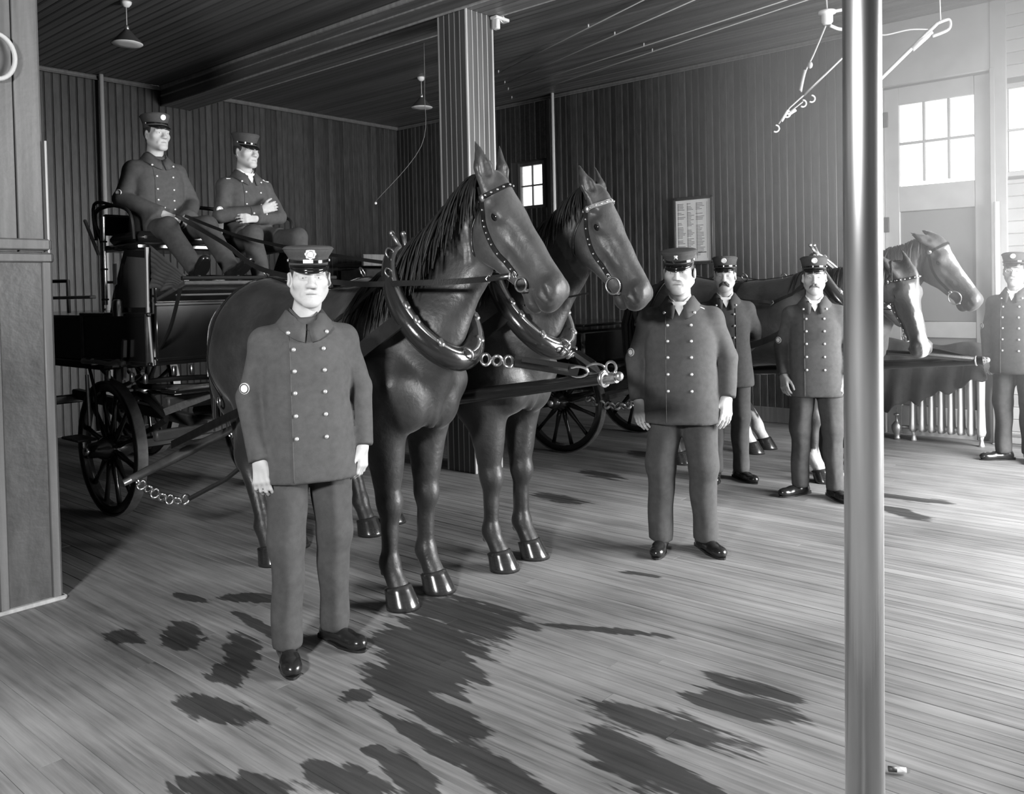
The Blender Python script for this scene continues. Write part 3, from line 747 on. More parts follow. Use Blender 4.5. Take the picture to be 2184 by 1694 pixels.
    MB().tube(subdiv_([H(-.021, .0935, -.0738), H(-.01, .0985, -.0725), H(0, .1, -.0730), H(.01, .0985, -.0725), H(.021, .0935, -.0738)], 3), .0013, 6).build('mouth', M['lip'], root, True)
    hb_ = Field(*[axis(hc[a] - .13, hc[a] + .13, .007) for a in range(3)])
    hb_.ell(H(0, -.019, .026), (.0795, .098, .096), .01, R=RH); hb_.ell(H(0, .09, .0), (.0775, .075, .2), .012, 's', R=RH)
    hb_.plane(H(0, 0, P.get('hairline', -.055)), -(Rh @ Vector((0, .35, 1))), hc - Vector((.14,) * 3), hc + Vector((.14,) * 3))
    for sg in (-1, 1): hb_.ell(H(sg * .082, .0, -.008), (.013, .026, .038), .006, 's', R=RH)
    Vh, Qh = hb_.nets(1)
    if len(Qh): link('hair', qmesh('hair', Vh, Qh, P.get('hair', M['hair'])), root)
    if P.get('glasses'):
        g_ = MB()
        for sg in (-1, 1): g_.torus(H(sg * .031, .108, -.002), .019, .0013, Rh @ Vector((0, 1, 0)), 20, 6, 1.1, .85); g_.tube([H(sg * .051, .105, 0), H(sg * .078, .0, .004)], .0012, 5)
        g_.tube([H(-.011, .110, 0), H(0, .113, .003), H(.011, .110, 0)], .0013, 5).build('spectacles', M['nickel'], root, True)
    mo = P.get('moustache', 0)
    if mo:
        mb = MB()
        for sg in (-1, 1):
            for j in range(5): mb.tube([H(sg * .001, .109, -.052 - .001 * j), H(sg * .014, .107, -.056 - .002 * j), H(sg * .028, .096, -.063 - .003 * j * mo), H(sg * (.034 + .004 * mo), .086, -.070 - .004 * j * mo)], [.0042 * mo ** .5, .005 * mo ** .5, .004 * mo ** .5, .0012], 6)
        mb.build('moustache', P.get('mo_mat', M['hair']), root, True)
    # ---- coat
    cz0 = P.get('hem', .745) ; step = .011 / detail
    clo = [min(q[a] for q in allp if q.z > pz - .35 or not seated) - .12 for a in range(3)]; chi = [max(q[a] for q in allp) + .12 for a in range(3)]
    C = Field(axis(clo[0], chi[0], step), axis(min(clo[1], -.2), max(chi[1], .24), step), axis((cz0 if not seated else pz - .2) - .03, 1.5 + dz, step))
    g = girth; gb = P.get('belly', 1.)
    if seated:
        pr = [(pz - .09, .19 * g, .15 * g, -.01), (pz + .08, .18 * g, .14 * g * gb, 0), (pz + .2, .175 * g, .13 * g * gb, 0), (pz + .34, .182 * g, .128 * g, 0), (pz + .43, .165 * g, .112 * g, -.01), (pz + .485, .115, .095, -.015), (pz + .53, .075, .078, -.02)]
    else:
        pr = [(cz0, .215 * g, .145 * g * gb, .0), (.95, .2 * g, .14 * g * gb, .0), (1.09, .183 * g, .13 * g * gb, .0), (1.24, .188 * g, .132 * g, .0), (1.345, .172 * g, .118 * g, -.008), (1.41, .118, .098, -.015), (1.455, .074, .077, -.02)]
    C.stack(pr, .0, 2.35)
    for i, sg in ((0, 1), (1, -1)):
        C.cone((sg * .05, -.02, pz + .468), J['shoulder'][i], .045, .066 * g, .05)
        C.cone(J['shoulder'][i], J['elbow'][i], .068 * g, .058 * g, .022, flat=((1, 0, 0), .88)); 
        e = Vector(J['elbow'][i]); w_ = Vector(J['wrist'][i]); C.cone(e, w_ + (w_ - e).normalized() * .0, .058 * g, .0475 * g, .012, cut=True)
        if seated:
            h = Vector(J['hip'][i]); k_ = Vector(J['knee'][i]); C.cone(h, h.lerp(k_, .62), .105 * g, .09 * g, .05, cut=True)
    C.folds(P.get('fold', .0035), [(9, 3, 21, .3), (-14, 5, 9, 1.7), (30, 0, 7, 2.9), (6, 11, -27, .9)])
    Vc, Qc = C.nets(1); coat = link('coat', qmesh('coat', Vc, Qc, M['coat']), root)
    rows = P.get('rows', [1.392, 1.322, 1.232, 1.14, 1.045, .95]); bx = P.get('bx', (.062, -.062)); yaw = P.get('byaw', 0)
    if P.get('buttons', True):
        for j, z in enumerate(rows):
            for q, x0 in enumerate(bx):
                x = x0 * (1.3 if j == 0 else 1.0); zz = z + dz; y = C.front(x, zz)
                if y is None: continue
                y2 = C.front(x + .02, zz); y3 = C.front(x - .02, zz); sl = math.atan2((y2 or y) - (y3 or y), .04)
                o = link('button', BUTTON, coat, (x, y + (.002 if j else .013), zz), (0, 0, sl))
        # closing edge of the overlapping front
        ex = P.get('edge', .078); pts = []
        for j in range(30):
            z = (rows[0] + dz + .0) + ((cz0 if not seated else pz) + .012 - rows[0] - dz) * j / 29; x = ex - .0 * j; y = C.front(x, z)
            if y is not None: pts.append((x, y + .0005, z))
        if len(pts) > 3: MB().tube(pts, .0032, 6).build('front_edge', M['coat'], coat, True)
    # turned-down collar
    zc = 1.455 + dz; n = 26; rowsC = []; op = .075 if P.get('shirt') else 0.
    for (rad, dzz, spread) in ((.066, -.0, 0), (.069, .026, 0), (.074, .028, .1), (.086, -.002, .45), (.1, -.034, .9)):
        row = []
        for j in range(n + 1):
            t = -math.pi + (2 * math.pi) * j / n; fwd = (1 + math.cos(t)) / 2 if False else max(0, -math.cos(t))
            a = math.pi / 2 + math.pi + t * (1 - .012 - .03 * spread - op * (1 - .4 * spread))   # starts in front, goes round the back
            fr = max(0., math.sin(a)) ** 2
            x = rad * math.cos(a) * (1.0 + .25 * spread); y = -.015 + rad * math.sin(a) * (1.1 - .0 * spread)
            z = zc + dzz - fr * (.055 + .02 * spread)
            yf = C.front(x, z) if y > .02 else None
            if yf is not None and y < yf + .006: y = yf + .006
            row.append(Vector((x, y, z)))
        rowsC.append(row)
    mb = MB(); 
    for a in range(len(rowsC) - 1):
        mb.add(rowsC[a] + rowsC[a + 1], [(i, i + 1, n + 2 + i, n + 1 + i) for i in range(n)])
    co = mb.build('collar', P.get('collar_mat', M['coat']), coat, True); so = co.modifiers.new('s', 'SOLIDIFY'); so.thickness = .006; so.offset = 1
    import bmesh
    bmm = bmesh.new(); bmm.from_mesh(co.data); bmesh.ops.remove_doubles(bmm, verts=bmm.verts, dist=.0005); bmesh.ops.recalc_face_normals(bmm, faces=bmm.faces); bmm.to_mesh(co.data); bmm.free()
    if True:
        cm_ = M['white'] if P.get('shirt', False) else M['trouser']
        mb = MB(); n2 = 20; A = []; B = []
        for j in range(n2 + 1):
            a = math.pi / 2 + 2 * math.pi * (j / n2); fr = max(0., math.sin(a)) ** 2
            A.append(Vector((.063 * math.cos(a), -.012 + .068 * math.sin(a), zc + .042 - .05 * fr))); B.append(Vector((.065 * math.cos(a), -.012 + .076 * math.sin(a), zc - .0 - .075 * fr)))
        mb.strip(A, B); o = mb.build('shirt_collar', cm_, root, True); so = o.modifiers.new('s', 'SOLIDIFY'); so.thickness = .003
        mb = MB().prism([(-.042, .058, zc - .0), (.042, .058, zc - .0), (0, (C.front(0, zc - .075) or .09) + .001, zc - .08)], (0, .008, 0)); (mb.build('shirt_front', cm_, root) if P.get('shirt') else None)
    if P.get('epaulette', False):
        for sg in (-1, 1):
            pts = []
            for j in range(8):
                x = sg * (.075 + .105 * j / 7); best = None
                zz = zc + .03
                while zz > zc - .2:
                    i_ = np.searchsorted(C.ax[0], x); j_ = np.searchsorted(C.ax[1], .03); k_ = np.searchsorted(C.ax[2], zz)
                    if k_ < len(C.ax[2]) and C.f[i_, j_, k_] < 0: best = zz; break
                    zz -= .004
                if best: pts.append((x, .03, best + .006))
            if len(pts) > 3:
                MB().tube(pts, .0042, 6).build('shoulder_cord', M['white'], coat, True); MB().ball(pts[0], .008, 8, 6).build('button', M['button'], coat, True)
    # round number badge on the sleeve
    bd = P.get('badge_arm', 0)
    for i in ([bd] if bd is not None else []):
        s0 = Vector(J['shoulder'][i]); e0 = Vector(J['elbow'][i]); c = s0.lerp(e0, .82); out = Vector(P.get('badge_dir', ((.55 if i == 0 else -.55), .83, 0))).normalized(); c += out * .061 * g
        MB().lathe([(.0001, .004), (.022, .004), (.024, .002), (.024, -.004)], 20, c, out).build('sleeve_badge', M['badge'], coat)
        MB().torus(c + out * .0045, .0185, .0022, out, 20, 6).build('badge_rim', M['iron'], coat, True)
    # ---- trousers
    tl = [min(q[a] for q in allp if q.z < pz + .1) - .14 for a in range(3)]; thh = [max(q[a] for q in allp if q.z < pz + .1) + .14 for a in range(3)]
    T = Field(*[axis(tl[a], thh[a], step * 1.1) for a in range(3)])
    tg = P.get('tg', 1.)
    T.ell((0, -.01, pz - .02), (.168 * g, .125 * g, .13), .02)
    for i in range(2):
        h = Vector(J['hip'][i]); k_ = Vector(J['knee'][i]); a = Vector(J['ankle'][i]); dn = (a - k_).normalized()
        T.cone(h + Vector((0, 0, -.03)), k_, .098 * tg, .078 * tg, .025); e = a + dn * .028
        T.cone(k_, e, .078 * tg, .067 * tg, .03, flat=((1, 0, 0), .93), cut=True)
        if not seated:
            T.cone(h + Vector((0, .085, -.16)), k_ + Vector((0, .066, 0)), .008, .008, .03); T.cone(k_ + Vector((0, .066, 0)), a + Vector((0, .052, .0)), .008, .008, .03)
    T.folds(.006, [(13, 6, 17, .2), (-9, 14, 24, 1.1), (22, -7, -8, 2.2)])
    if not seated: T.plane((0, 0, .052), (0, 0, -1), (-1, -1, -.3), (1, 1, .3))
    Vt, Qt = T.nets(1); link('trousers', qmesh('trousers', Vt, Qt, M['trouser']), root)
    # ---- shoes
    for i in range(2):
        a = Vector(J['ankle'][i]); t = Vector((*J['toe'][i], P.get('toe_z', 0))).normalized(); up = Vector((0, 0, 1)); up = (up - t * up.dot(t)).normalized()
        base = a - up * .09; sd = t.cross(up)
        D = Field(*[axis(a[q] - .27, a[q] + .27, .009) for q in range(3)])
        R = [sd, t, up]
        D.cone(a + up * .03, base + up * .05 - t * .03, .046, .042, .02); D.cone(base - t * .045 + up * .032, base + t * .08 + up * .034, .036, .04, .03)
        D.ell(base + t * .135 + up * .03, (.045, .068, .034), .03, R=R); D.ell(base + t * .165 + up * .034, (.036, .04, .026), .02, R=R)
        D.plane(base + up * .002, -up, a - Vector((.3,) * 3), a + Vector((.3,) * 3)); D.cone(base + t * .05, base + t * .05 + up * .001, .001, .001, .001)
        Vs, Qs = D.nets(1); sh = link('shoe', qmesh('shoe', Vs, Qs, M['shoe']), root)
        mb = MB(); out = [(math.sin(q) * (.047 if abs(math.cos(q)) < .9 else .047), .062 + math.cos(q) * .148) for q in [2 * math.pi * j / 22 for j in range(22)]]
        mb.prism([base + sd * x * (1 - .18 * (y < .06)) + t * y for x, y in out], up * .011); mb.box(base - t * .055 + up * .012, (.062, .062, .024), Matrix((sd, t, up)).transposed(), .004)
        mb.build('sole', M['shoe'], sh)
    # ---- cap
    cap = empty('cap', (0, 0, 0)); cap.parent = root
    cap.matrix_local = Matrix.Translation(hc) @ Rh.to_4x4() @ Matrix.Translation((0, -.012, .058)) @ Matrix.Rotation(math.radians(P.get('ctilt', -4)), 4, 'X')
    fl = P.get('flare', 1.0); ch = P.get('cap_h', 1.)
    mb = MB().lathe([(.0835, -.014), (.085, 0), (.0855, .028 * ch), (.090, .040 * ch), (.1 * fl, .064 * ch), (.1055 * fl, .079 * ch), (.103 * fl, .087 * ch), (.09 * fl, .093 * ch), (.05, .097 * ch), (.0001, .098 * ch)], 40, sx=.97, sy=1.16, caps=False); mb.build('crown', M['cap'], cap, True)
    MB().torus((0, 0, .079 * ch), .1055 * fl, .0025, (0, 0, 1), 40, 6, .97, 1.16, up=(0, 1, 0)).build('piping', M['cap'], cap, True)
    MB().torus((0, 0, .031 * ch), .0865, .0022, (0, 0, 1), 40, 6, .97, 1.16, up=(0, 1, 0)).build('piping', M['cap'], cap, True)
    mb = MB(); rws = []
    vl = P.get('visor', 1.)
    for (f, drop) in ((0, 0.), (.4, -.007), (.8, -.0195), (1., -.0285)):
        row = []
        for j in range(25):
            t = math.radians(-72 + 144 * j / 24); w_ = math.cos(t * 90 / 72) ** .6 if abs(t) < math.radians(71.9) else 0
            rx, ry = .0835 * .97, .0835 * 1.16
            row.append(Vector((math.sin(t) * (rx + .004 + .016 * f * w_), math.cos(t) * (ry + .002) + .047 * vl * f * w_, .002 + drop * w_ * 1.25 - .004 * (1 - math.cos(t)))))
        rws.append(row)
    for a in range(3): mb.add(rws[a] + rws[a + 1], [(i, i + 1, 26 + i, 25 + i) for i in range(24)])
    vo = mb.build('visor', M['cap_black'], cap, True); so = vo.modifiers.new('s', 'SOLIDIFY'); so.thickness = .003
    pts = [(math.sin(t) * (.0885 * .97), math.cos(t) * (.0885 * 1.16), .013 + .006 * (1 - math.cos(t))) for t in [math.radians(-80 + 160 * j / 20) for j in range(21)]]
    mb = MB(); mb.strip([Vector(q) + Vector((0, 0, .006)) for q in pts], [Vector(q) - Vector((0, 0, .006)) for q in pts], .0025, [Vector((q[0], q[1], 0)).normalized() for q in pts]); mb.build('chin_strap', M['cap_black'], cap)
    for sg in (-1, 1): MB().lathe([(.0001, .006), (.005, .005), (.0075, .001), (.0075, -.004)], 12, (sg * .0885 * .97 * math.sin(math.radians(80)), .0885 * 1.16 * math.cos(math.radians(80)), .018), (sg, .15, 0)).build('side_button', M['button'], cap, True)
    bt = P.get('cap_badge', 'rosette'); by = .096 * 1.16 * fl
    if bt:
        ctr = Vector((0, .0985 * 1.16 * (1 + (fl - 1) * .6), .055 * ch)); ax = Vector((0, 1, -.32)).normalized()
        if bt == 'rosette':
            R_ = .0225; out = [(R_ * (1 + .085 * math.cos(8 * q)) * math.cos(q), R_ * (1 + .085 * math.cos(8 * q)) * math.sin(q)) for q in [2 * math.pi * j / 48 for j in range(48)]]
            mb = MB().prism([ctr + Vector((x, 0, 0)) + Vector((0, .3, .95)).normalized() * z - ax * .006 for x, z in out], ax * .009); o = mb.build('cap_badge', M['badge'], cap)
            MB().torus(ctr + ax * .0035, .0145, .0016, ax, 24, 6).build('badge_rim', M['nickel'], cap, True)
        elif bt == 'round':
            MB().lathe([(.0001, .005), (.0195, .004), (.021, .001), (.021, -.006)], 24, ctr, ax).build('cap_badge', M['badge'], cap); MB().torus(ctr + ax * .0042, .0165, .0014, ax, 24, 6).build('badge_rim', M['nickel'], cap, True)
        elif bt == 'bugles':
            mb = MB()
            for sg in (-1, 1): mb.tube([ctr + Vector((sg * -.010, .004, -.011)), ctr + Vector((0, .005, .0)), ctr + Vector((sg * .008, .004, .010))], [.0018, .0025, .0045], 8)
            mb.torus(ctr + Vector((0, .004, .002)), .008, .0016, ax, 14, 6); mb.build('cap_badge', M['badge'], cap, True)
        if P.get('plate', False):
            pts = [(math.sin(t) * (.0915 * .97), math.cos(t) * (.0915 * 1.16), .0155) for t in [math.radians(P.get('plate_at', 0) - 13 + 26 * j / 8) for j in range(9)]]
            mb = MB(); mb.strip([Vector(q) + Vector((0, 0, .0075)) for q in pts], [Vector(q) - Vector((0, 0, .0075)) for q in pts], .003, [Vector((q[0], q[1], 0)).normalized() for q in pts]); mb.build('band_plate', M['badge'], cap)
    return root
def facing_camera(x, y, extra=0): return math.degrees(math.atan2(-y, -x)) + extra
M['hair_light'] = mat('fair hair', .16, .6)
M['hair_grey'] = mat('grey moustache', .1, .6)
person('young fireman with a scalloped cap badge standing in front of the near horse', (2.265, 3.185, 0), facing_camera(2.13, 3.1, 6), dict(
    s=1.035, cap_h=.85, head=(-.022, .015, 1.625), hyaw=-3, jaw=1.06, brow=M['hair_light'], hairline=-.01, plate=True, plate_at=6, face_w=1.04, ear=38, flare=1.04,
    J=dict(ankle=((.115, .06, .09), (-.10, -.06, .09)), knee=((.105, .05, .5), (-.105, -.02, .5)), toe=((.0, 1), (-.55, 1)), wrist=((.205, .06, .855), (-.232, .03, .88)), elbow=((.235, -.04, 1.12), (-.24, -.05, 1.13))),
    curl=[(.3, .6, .45), (.35, .6, .5)], hdir=[(-.03, .2, -1), (.05, .15, -1)], hback=[(.5, 1, 0), (-.8, .6, 0)], collar_mat=M['coat'], hem=.755), 1.15)
person('stout fire officer with white shirt collar standing right of the first team', (4.55, 2.58, 0), facing_camera(4.34, 2.53, -4), dict(
    s=1.04, cap_h=.8, hyaw=-6, girth=1.1, belly=1.12, jaw=1.12, face_w=1.1, shirt=True, epaulette=True, cap_badge='bugles', flare=1.04, ctilt=-9, hem=.755, hairline=-.03, ear=10,
    J=dict(ankle=((.135, .02, .09), (-.12, -.02, .09)), knee=((.125, .02, .5), (-.115, .01, .5)), toe=((.05, 1), (-.6, 1)), elbow=((.268, -.05, 1.12), (-.262, -.05, 1.12)), wrist=((.245, .04, .88), (-.255, .03, .9)), shoulder=((.178, -.02, 1.345), (-.178, -.02, 1.345))),
    curl=[(.25, .35, .3), (.2, .3, .25)], hback=[(.6, 1, 0), (-.7, .8, 0)], tg=1.12, bx=(.066, -.066), hsc=1.08), 1.1)
person('fireman with a heavy dark moustache standing half hidden, hands behind him', (6.42, 3.22, 0), facing_camera(6.2, 3.03, 4), dict(
    s=1.035, hyaw=-8, shirt=True, cap_badge='round', moustache=1.35, flare=.96, ctilt=2, hairline=-.07, badge_arm=None, J=dict(
    elbow=((.262, -.13, 1.12), (-.262, -.13, 1.12)), wrist=((.06, -.185, .93), (-.06, -.185, .95)), toe=((.1, 1), (-.6, 1)), ankle=((.1, .02, .09), (-.1, -.02, .09))), hback=[(0, -1, 0), (0, -1, 0)], show=(False, False), bx=(.058, -.058), edge=-.07), .8)
person('thin fireman with a fair moustache and big ears left of the brass pole', (6.295, 2.43, 0), facing_camera(6.02, 2.43, 0), dict(
    s=1.015, hyaw=0, shirt=True, cap_badge='round', moustache=.75, mo_mat=M['hair_grey'], flare=.96, ctilt=4, ear=48, girth=.96, hairline=-.02, face_w=.98, plate=False,
    J=dict(toe=((.75, .75), (-.5, 1)), ankle=((.12, -.03, .09), (-.12, .03, .09)), knee=((.112, 0, .5), (-.11, .02, .5)), elbow=((.24, -.05, 1.12), (-.235, -.05, 1.12)), wrist=((.225, .04, .9), (-.21, .04, .9))), curl=[(.3, .4, .4), (.3, .5, .4)], hback=[(.7, .8, 0), (-.3, 1, 0)]), .85)
person('fireman cut off by the right edge, standing beside the radiator', (8.53, 1.51, 0), facing_camera(8.12, 1.62, -18), dict(
    s=1.03, hyaw=10, hpitch=0, shirt=True, cap_badge='round', flare=.96, ctilt=6, hairline=-.05, glasses=True, show=(True, False), badge_dir=(.7, .7, 0),
    J=dict(toe=((.75, .8), (-.4, 1)), ankle=((.09, .03, .09), (-.09, -.03, .09)))), .75)
# ------------------------------------------------------------------ horses
def hide_mat(name, rough=.4):
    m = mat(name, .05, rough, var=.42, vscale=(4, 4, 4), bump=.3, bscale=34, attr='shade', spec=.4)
    b = m.node_tree.nodes['Principled BSDF']; b.inputs['Sheen Weight'].default_value = .12; b.inputs['Sheen Roughness'].default_value = .4
    N = m.node_tree.nodes; L = m.node_tree.links; tc = N.new('ShaderNodeTexCoord'); nz = N.new('ShaderNodeTexNoise'); nz.inputs['Scale'].default_value = 9; nz.inputs['Detail'].default_value = 4; L.new(tc.outputs['Object'], nz.inputs[0])
    mr = N.new('ShaderNodeMapRange'); mr.inputs[1].default_value = .3; mr.inputs[2].default_value = .7; mr.inputs[3].default_value = .33; mr.inputs[4].default_value = .62; L.new(nz.outputs[0], mr.inputs[0]); L.new(mr.outputs[0], b.inputs['Roughness'])
    return m
M['hide'] = hide_mat('horse hide')
M['mane'] = mat('black mane', .012, .5, var=.3, vscale=(40, 40, 40))
M['horse_eye'] = mat('horse eye', .008, .06, spec=.7)
def hoof_mesh():
    mb = MB(); n = 20; rows = []
    for (h, r, off) in ((.105, .050, .0), (.10, .055, .0), (.085, .0565, .006), (.07, .0585, .012), (.055, .061, .018), (.04, .0635, .0235), (.02, .067, .03), (.0, .069, .035)):
        rows.append([(off * 1.0 + r * 1.08 * math.cos(t) * (1 if math.cos(t) > 0 else .78), r * math.sin(t), h - .03 * (1 - math.cos(t)) / 2 * (h / .105)) for t in [2 * math.pi * i / n for i in range(n)]])
    for a in range(len(rows) - 1): mb.add(rows[a] + rows[a + 1], [(i, (i + 1) % n, n + (i + 1) % n, n + i) for i in range(n)])
    mb.add(rows[0], [tuple(range(n))[::-1]]); mb.add(rows[-1], [tuple(range(n))])
    import bmesh
    me = mb.mesh('hoof', M['hoof'], 'auto'); bm = bmesh.new(); bm.from_mesh(me); bmesh.ops.remove_doubles(bm, verts=bm.verts, dist=.0004); bmesh.ops.recalc_face_normals(bm, faces=bm.faces); bm.to_mesh(me); bm.free(); return me
HOOF = hoof_mesh()
def horse(label, loc, P, fine=.0095, coarse=.0165):
    root = empty('horse', loc, -math.pi / 2, label, 'horse', P.get('group'))
    poll = Vector(P['poll']); muz = Vector(P['muz']); e1 = (muz - poll).normalized(); HL = (muz - poll).length / .66
    n0 = Vector(P.get('nrm', (1, 0, 1))); e3 = (n0 - e1 * n0.dot(e1)).normalized(); e2 = e3.cross(e1)   # e2: lateral
    def H(s, t, n): return poll + (e1 * s + e2 * t + e3 * n) * HL
    RH = [e1, e2, e3]
    hind = P.get('hind', -1.2); dxh = hind + 1.36
    pts = [H(s, t, n) for s in (-.06, .68) for t in (-.14, .14) for n in (-.30, .06)]
    fi = [[(min(p[a] for p in pts), max(p[a] for p in pts), fine)] for a in range(3)]
    lo = [-1.98, -.46, .02]; hi = [.55, .46, 1.8]
    for a in range(3): lo[a] = min(lo[a], fi[a][0][0] - .05); hi[a] = max(hi[a], fi[a][0][1] + (.3 if a == 2 else .08))
    F = Field(*[axis(lo[a], hi[a], coarse, fi[a]) for a in range(3)])
    # trunk
    F.ell((-.64, 0, 1.23), (.66, .305, .335), .05); F.ell((-.12, 0, 1.27), (.36, .255, .36), .12); F.ell((-1.26, 0, 1.36), (.42, .285, .31), .12)
    F.cone((-.08, 0, 1.50), (-.45, 0, 1.50), .155, .13, .12, flat=((0, 1, 0), .75)); F.cone((-.6, 0, 1.46), (-1.2, 0, 1.50), .14, .17, .12)
    F.cone((-1.25, 0, 1.5), (-1.62, 0, 1.36), .16, .13, .12)
    for sg in (-1, 1):
        F.ell((-1.30, sg * .13, 1.28), (.30, .175, .30), .10); F.ell((-1.42, sg * .14, 1.12), (.2, .13, .26), .08)
        # fore quarter
        F.cone((-.16, sg * .15, 1.42), (.12, sg * .18, 1.14), .13, .115, .08); F.ell((.13, sg * .105, 1.06), (.125, .115, .17), .05); F.cone((.08, sg * .175, 1.12), (-.08, sg * .18, .95), .115, .11, .06)
        fx = P.get('fx', (0, 0))[0 if sg < 0 else 1]; fy = sg * .135
        F.cone((-.03, sg * .165, 1.02), (-.005 + fx * .5, fy, .54), .128, .066, .09, flat=((0, 1, 0), .86)); F.cone((.02, sg * .155, .92), (.005, fy, .66), .09, .06, .05)
        F.ell((.01 + fx * .5, fy, .52), (.07, .066, .085), .03); F.cone((0 + fx * .55, fy, .48), (fx, fy, .24), .049, .043, .03); F.cone((-.036 + fx * .55, fy, .46), (-.038 + fx, fy, .24), .024, .024, .014)
        F.ell((fx - .006, fy, .21), (.062, .054, .058), .025); F.cone((fx - .03, fy, .2), (fx - .055, fy, .15), .028, .02, .02); F.cone((fx, fy, .20), (fx + .058, fy, .09), .050, .056, .03)
        # hind quarter
        hy = sg * .14; hx = P.get('hx', (0, 0))[0 if sg < 0 else 1] + dxh
        F.cone((-1.28, sg * .15, 1.2), (-1.12, sg * .18, .97), .2, .135, .08); F.cone((-1.12, sg * .18, .96), (-1.45 + hx * .6, sg * .15, .64), .135, .078, .06, flat=((0, 1, 0), .8)); F.cone((-1.45, sg * .15, 1.05), (-1.47 + hx * .6, sg * .15, .66), .1, .035, .08, flat=((0, 1, 0), .7))
        F.ell((-1.465 + hx * .6, sg * .145, .61), (.07, .058, .085), .03); F.cone((-1.50 + hx * .6, sg * .145, .665), (-1.49 + hx * .6, sg * .145, .55), .028, .025, .02)
        F.cone((-1.455 + hx * .6, hy, .58), (-1.40 + hx, hy, .25), .053, .045, .03); F.ell((-1.40 + hx, hy, .21), (.06, .054, .058), .025); F.cone((-1.40 + hx, hy, .2), (-1.335 + hx, hy, .09), .049, .054, .03)
    F.ell((.18, 0, 1.1), (.07, .03, .2), .06)
    # neck
    nb = Vector((.06, 0, 1.43)); nt = H(.04, 0, -.085); mid = nb.lerp(nt, .5) + Vector((-.035, nt.y * .42, .03))
    F.cone(nb - Vector((.0, 0, .05)), mid + Vector((.03, 0, 0)), .31, .21, .10, flat=((0, 1, 0), .44)); lat = e2.lerp(Vector((0, 1, 0)), .5).normalized() if e2.y > 0 else (-e2).lerp(Vector((0, 1, 0)), .5).normalized()
    F.cone(mid + Vector((.03, 0, 0)), nt, .21, .135, .05, flat=(lat, .40)); F.cone(nb + Vector((-.12, 0, .16)), H(-.01, 0, -.05), .10, .062, .05, flat=((0, 1, 0), .6))
    F.cone((.12, 0, 1.22), nb + Vector((.1, 0, 0)), .12, .15, .1, flat=((0, 1, 0), .8))
    # groove behind the jaw, then the head
    for sg in (-1, 1):
        g_ = [H(.02, sg * .078, -.10), H(.065, sg * .088, -.18), H(.13, sg * .095, -.25), H(.23, sg * .10, -.315)]
        for q in range(3): F.cone(g_[q], g_[q + 1], .024 * HL, .028 * HL, .02, 's')
    F.ell(H(.10, 0, -.065), (.135 * HL, .083 * HL, .085 * HL), .04, R=RH); F.cone(H(.12, 0, -.085), H(.58, 0, -.085), .108 * HL, .076 * HL, .03, flat=(e2, .72))
    F.cone(H(.14, 0, -.05), H(.56, 0, -.038), .06 * HL, .04 * HL, .03, flat=(e2, .95)); F.ell(H(.17, 0, -.045), (.10 * HL, .082 * HL, .055 * HL), .04, R=RH)
    for sg in (-1, 1):
        F.ell(H(.205, sg * .056, -.165), (.138 * HL, .042 * HL, .125 * HL), .008, R=RH); F.cone(H(.24, sg * .042, -.222), H(.50, sg * .028, -.172), .055 * HL, .034 * HL, .035)
        F.cone(H(.22, sg * .072, -.105), H(.40, sg * .058, -.088), .016 * HL, .010 * HL, .022)
        F.ell(H(.165, sg * .076, -.055), (.05 * HL, .03 * HL, .035 * HL), .025, R=RH); F.ell(H(.095, sg * .085, -.045), (.03 * HL, .016 * HL, .022 * HL), .03, 's', R=RH)
        F.ell(H(.17, sg * .104, -.062), (.023 * HL, .014 * HL, .014 * HL), .012, 's', R=RH); F.cone(H(.145, sg * .096, -.05), H(.195, sg * .094, -.045), .009 * HL, .007 * HL, .01); F.cone(H(.15, sg * .094, -.08), H(.2, sg * .09, -.077), .006 * HL, .005 * HL, .008)
        # nostril
        F.ell(H(.605, sg * .05, -.07), (.058 * HL, .03 * HL, .055 * HL), .025, R=RH); ns = [(e1 * .9 - e3 * .45).normalized(), e2, (e3 * .9 + e1 * .45).normalized()]
        F.ell(H(.622, sg * .088, -.075), (.042 * HL, .03 * HL, .019 * HL), .010, 's', R=ns); F.cone(H(.585, sg * .075, -.045), H(.648, sg * .066, -.062), .013 * HL, .010 * HL, .008); F.cone(H(.60, sg * .078, -.108), H(.65, sg * .064, -.095), .010 * HL, .010 * HL, .008)
        # ear
        up = (Vector(P.get('ear_dir', (-.18, 0, 1))) + e2 * sg * .16).normalized(); base = H(.0, sg * .06, -.02); op = (Vector(P.get('ear_open', (1, 0, .1))) + e2 * sg * .45); op = (op - up * op.dot(up)).normalized()
        F.cone(base - up * .03, base + up * .08 * HL, .04 * HL, .05 * HL, .03, flat=(op, .6)); F.cone(base + up * .08 * HL, base + up * .215 * HL - op * .01, .049 * HL, .006 * HL, .01, flat=(op, .5))
        F.cone(base + op * .032 + up * .05 * HL, base + op * .024 + up * .165 * HL, .029 * HL, .01 * HL, .008, 's')
    F.ell(H(.60, 0, -.095), (.075 * HL, .06 * HL, .088 * HL), .035, R=RH); F.ell(H(.64, 0, -.12), (.04 * HL, .054 * HL, .06 * HL), .025, R=RH)
    F.ell(H(.585, 0, -.205), (.055 * HL, .042 * HL, .034 * HL), .02, R=RH); F.cone(H(.47, 0, -.175), H(.58, 0, -.19), .042 * HL, .036 * HL, .02)
    for sg in (-1, 1): F.cone(H(.53, sg * .056, -.168), H(.65, sg * .034, -.182), .007 * HL, .006 * HL, .012, 's')
    F.folds(.0042, [(16, 9, 13, .4), (-11, 17, 8, 2.0), (7, -12, 19, 1.2), (31, 22, -17, .7)])
    Vv, Q = F.nets(1)
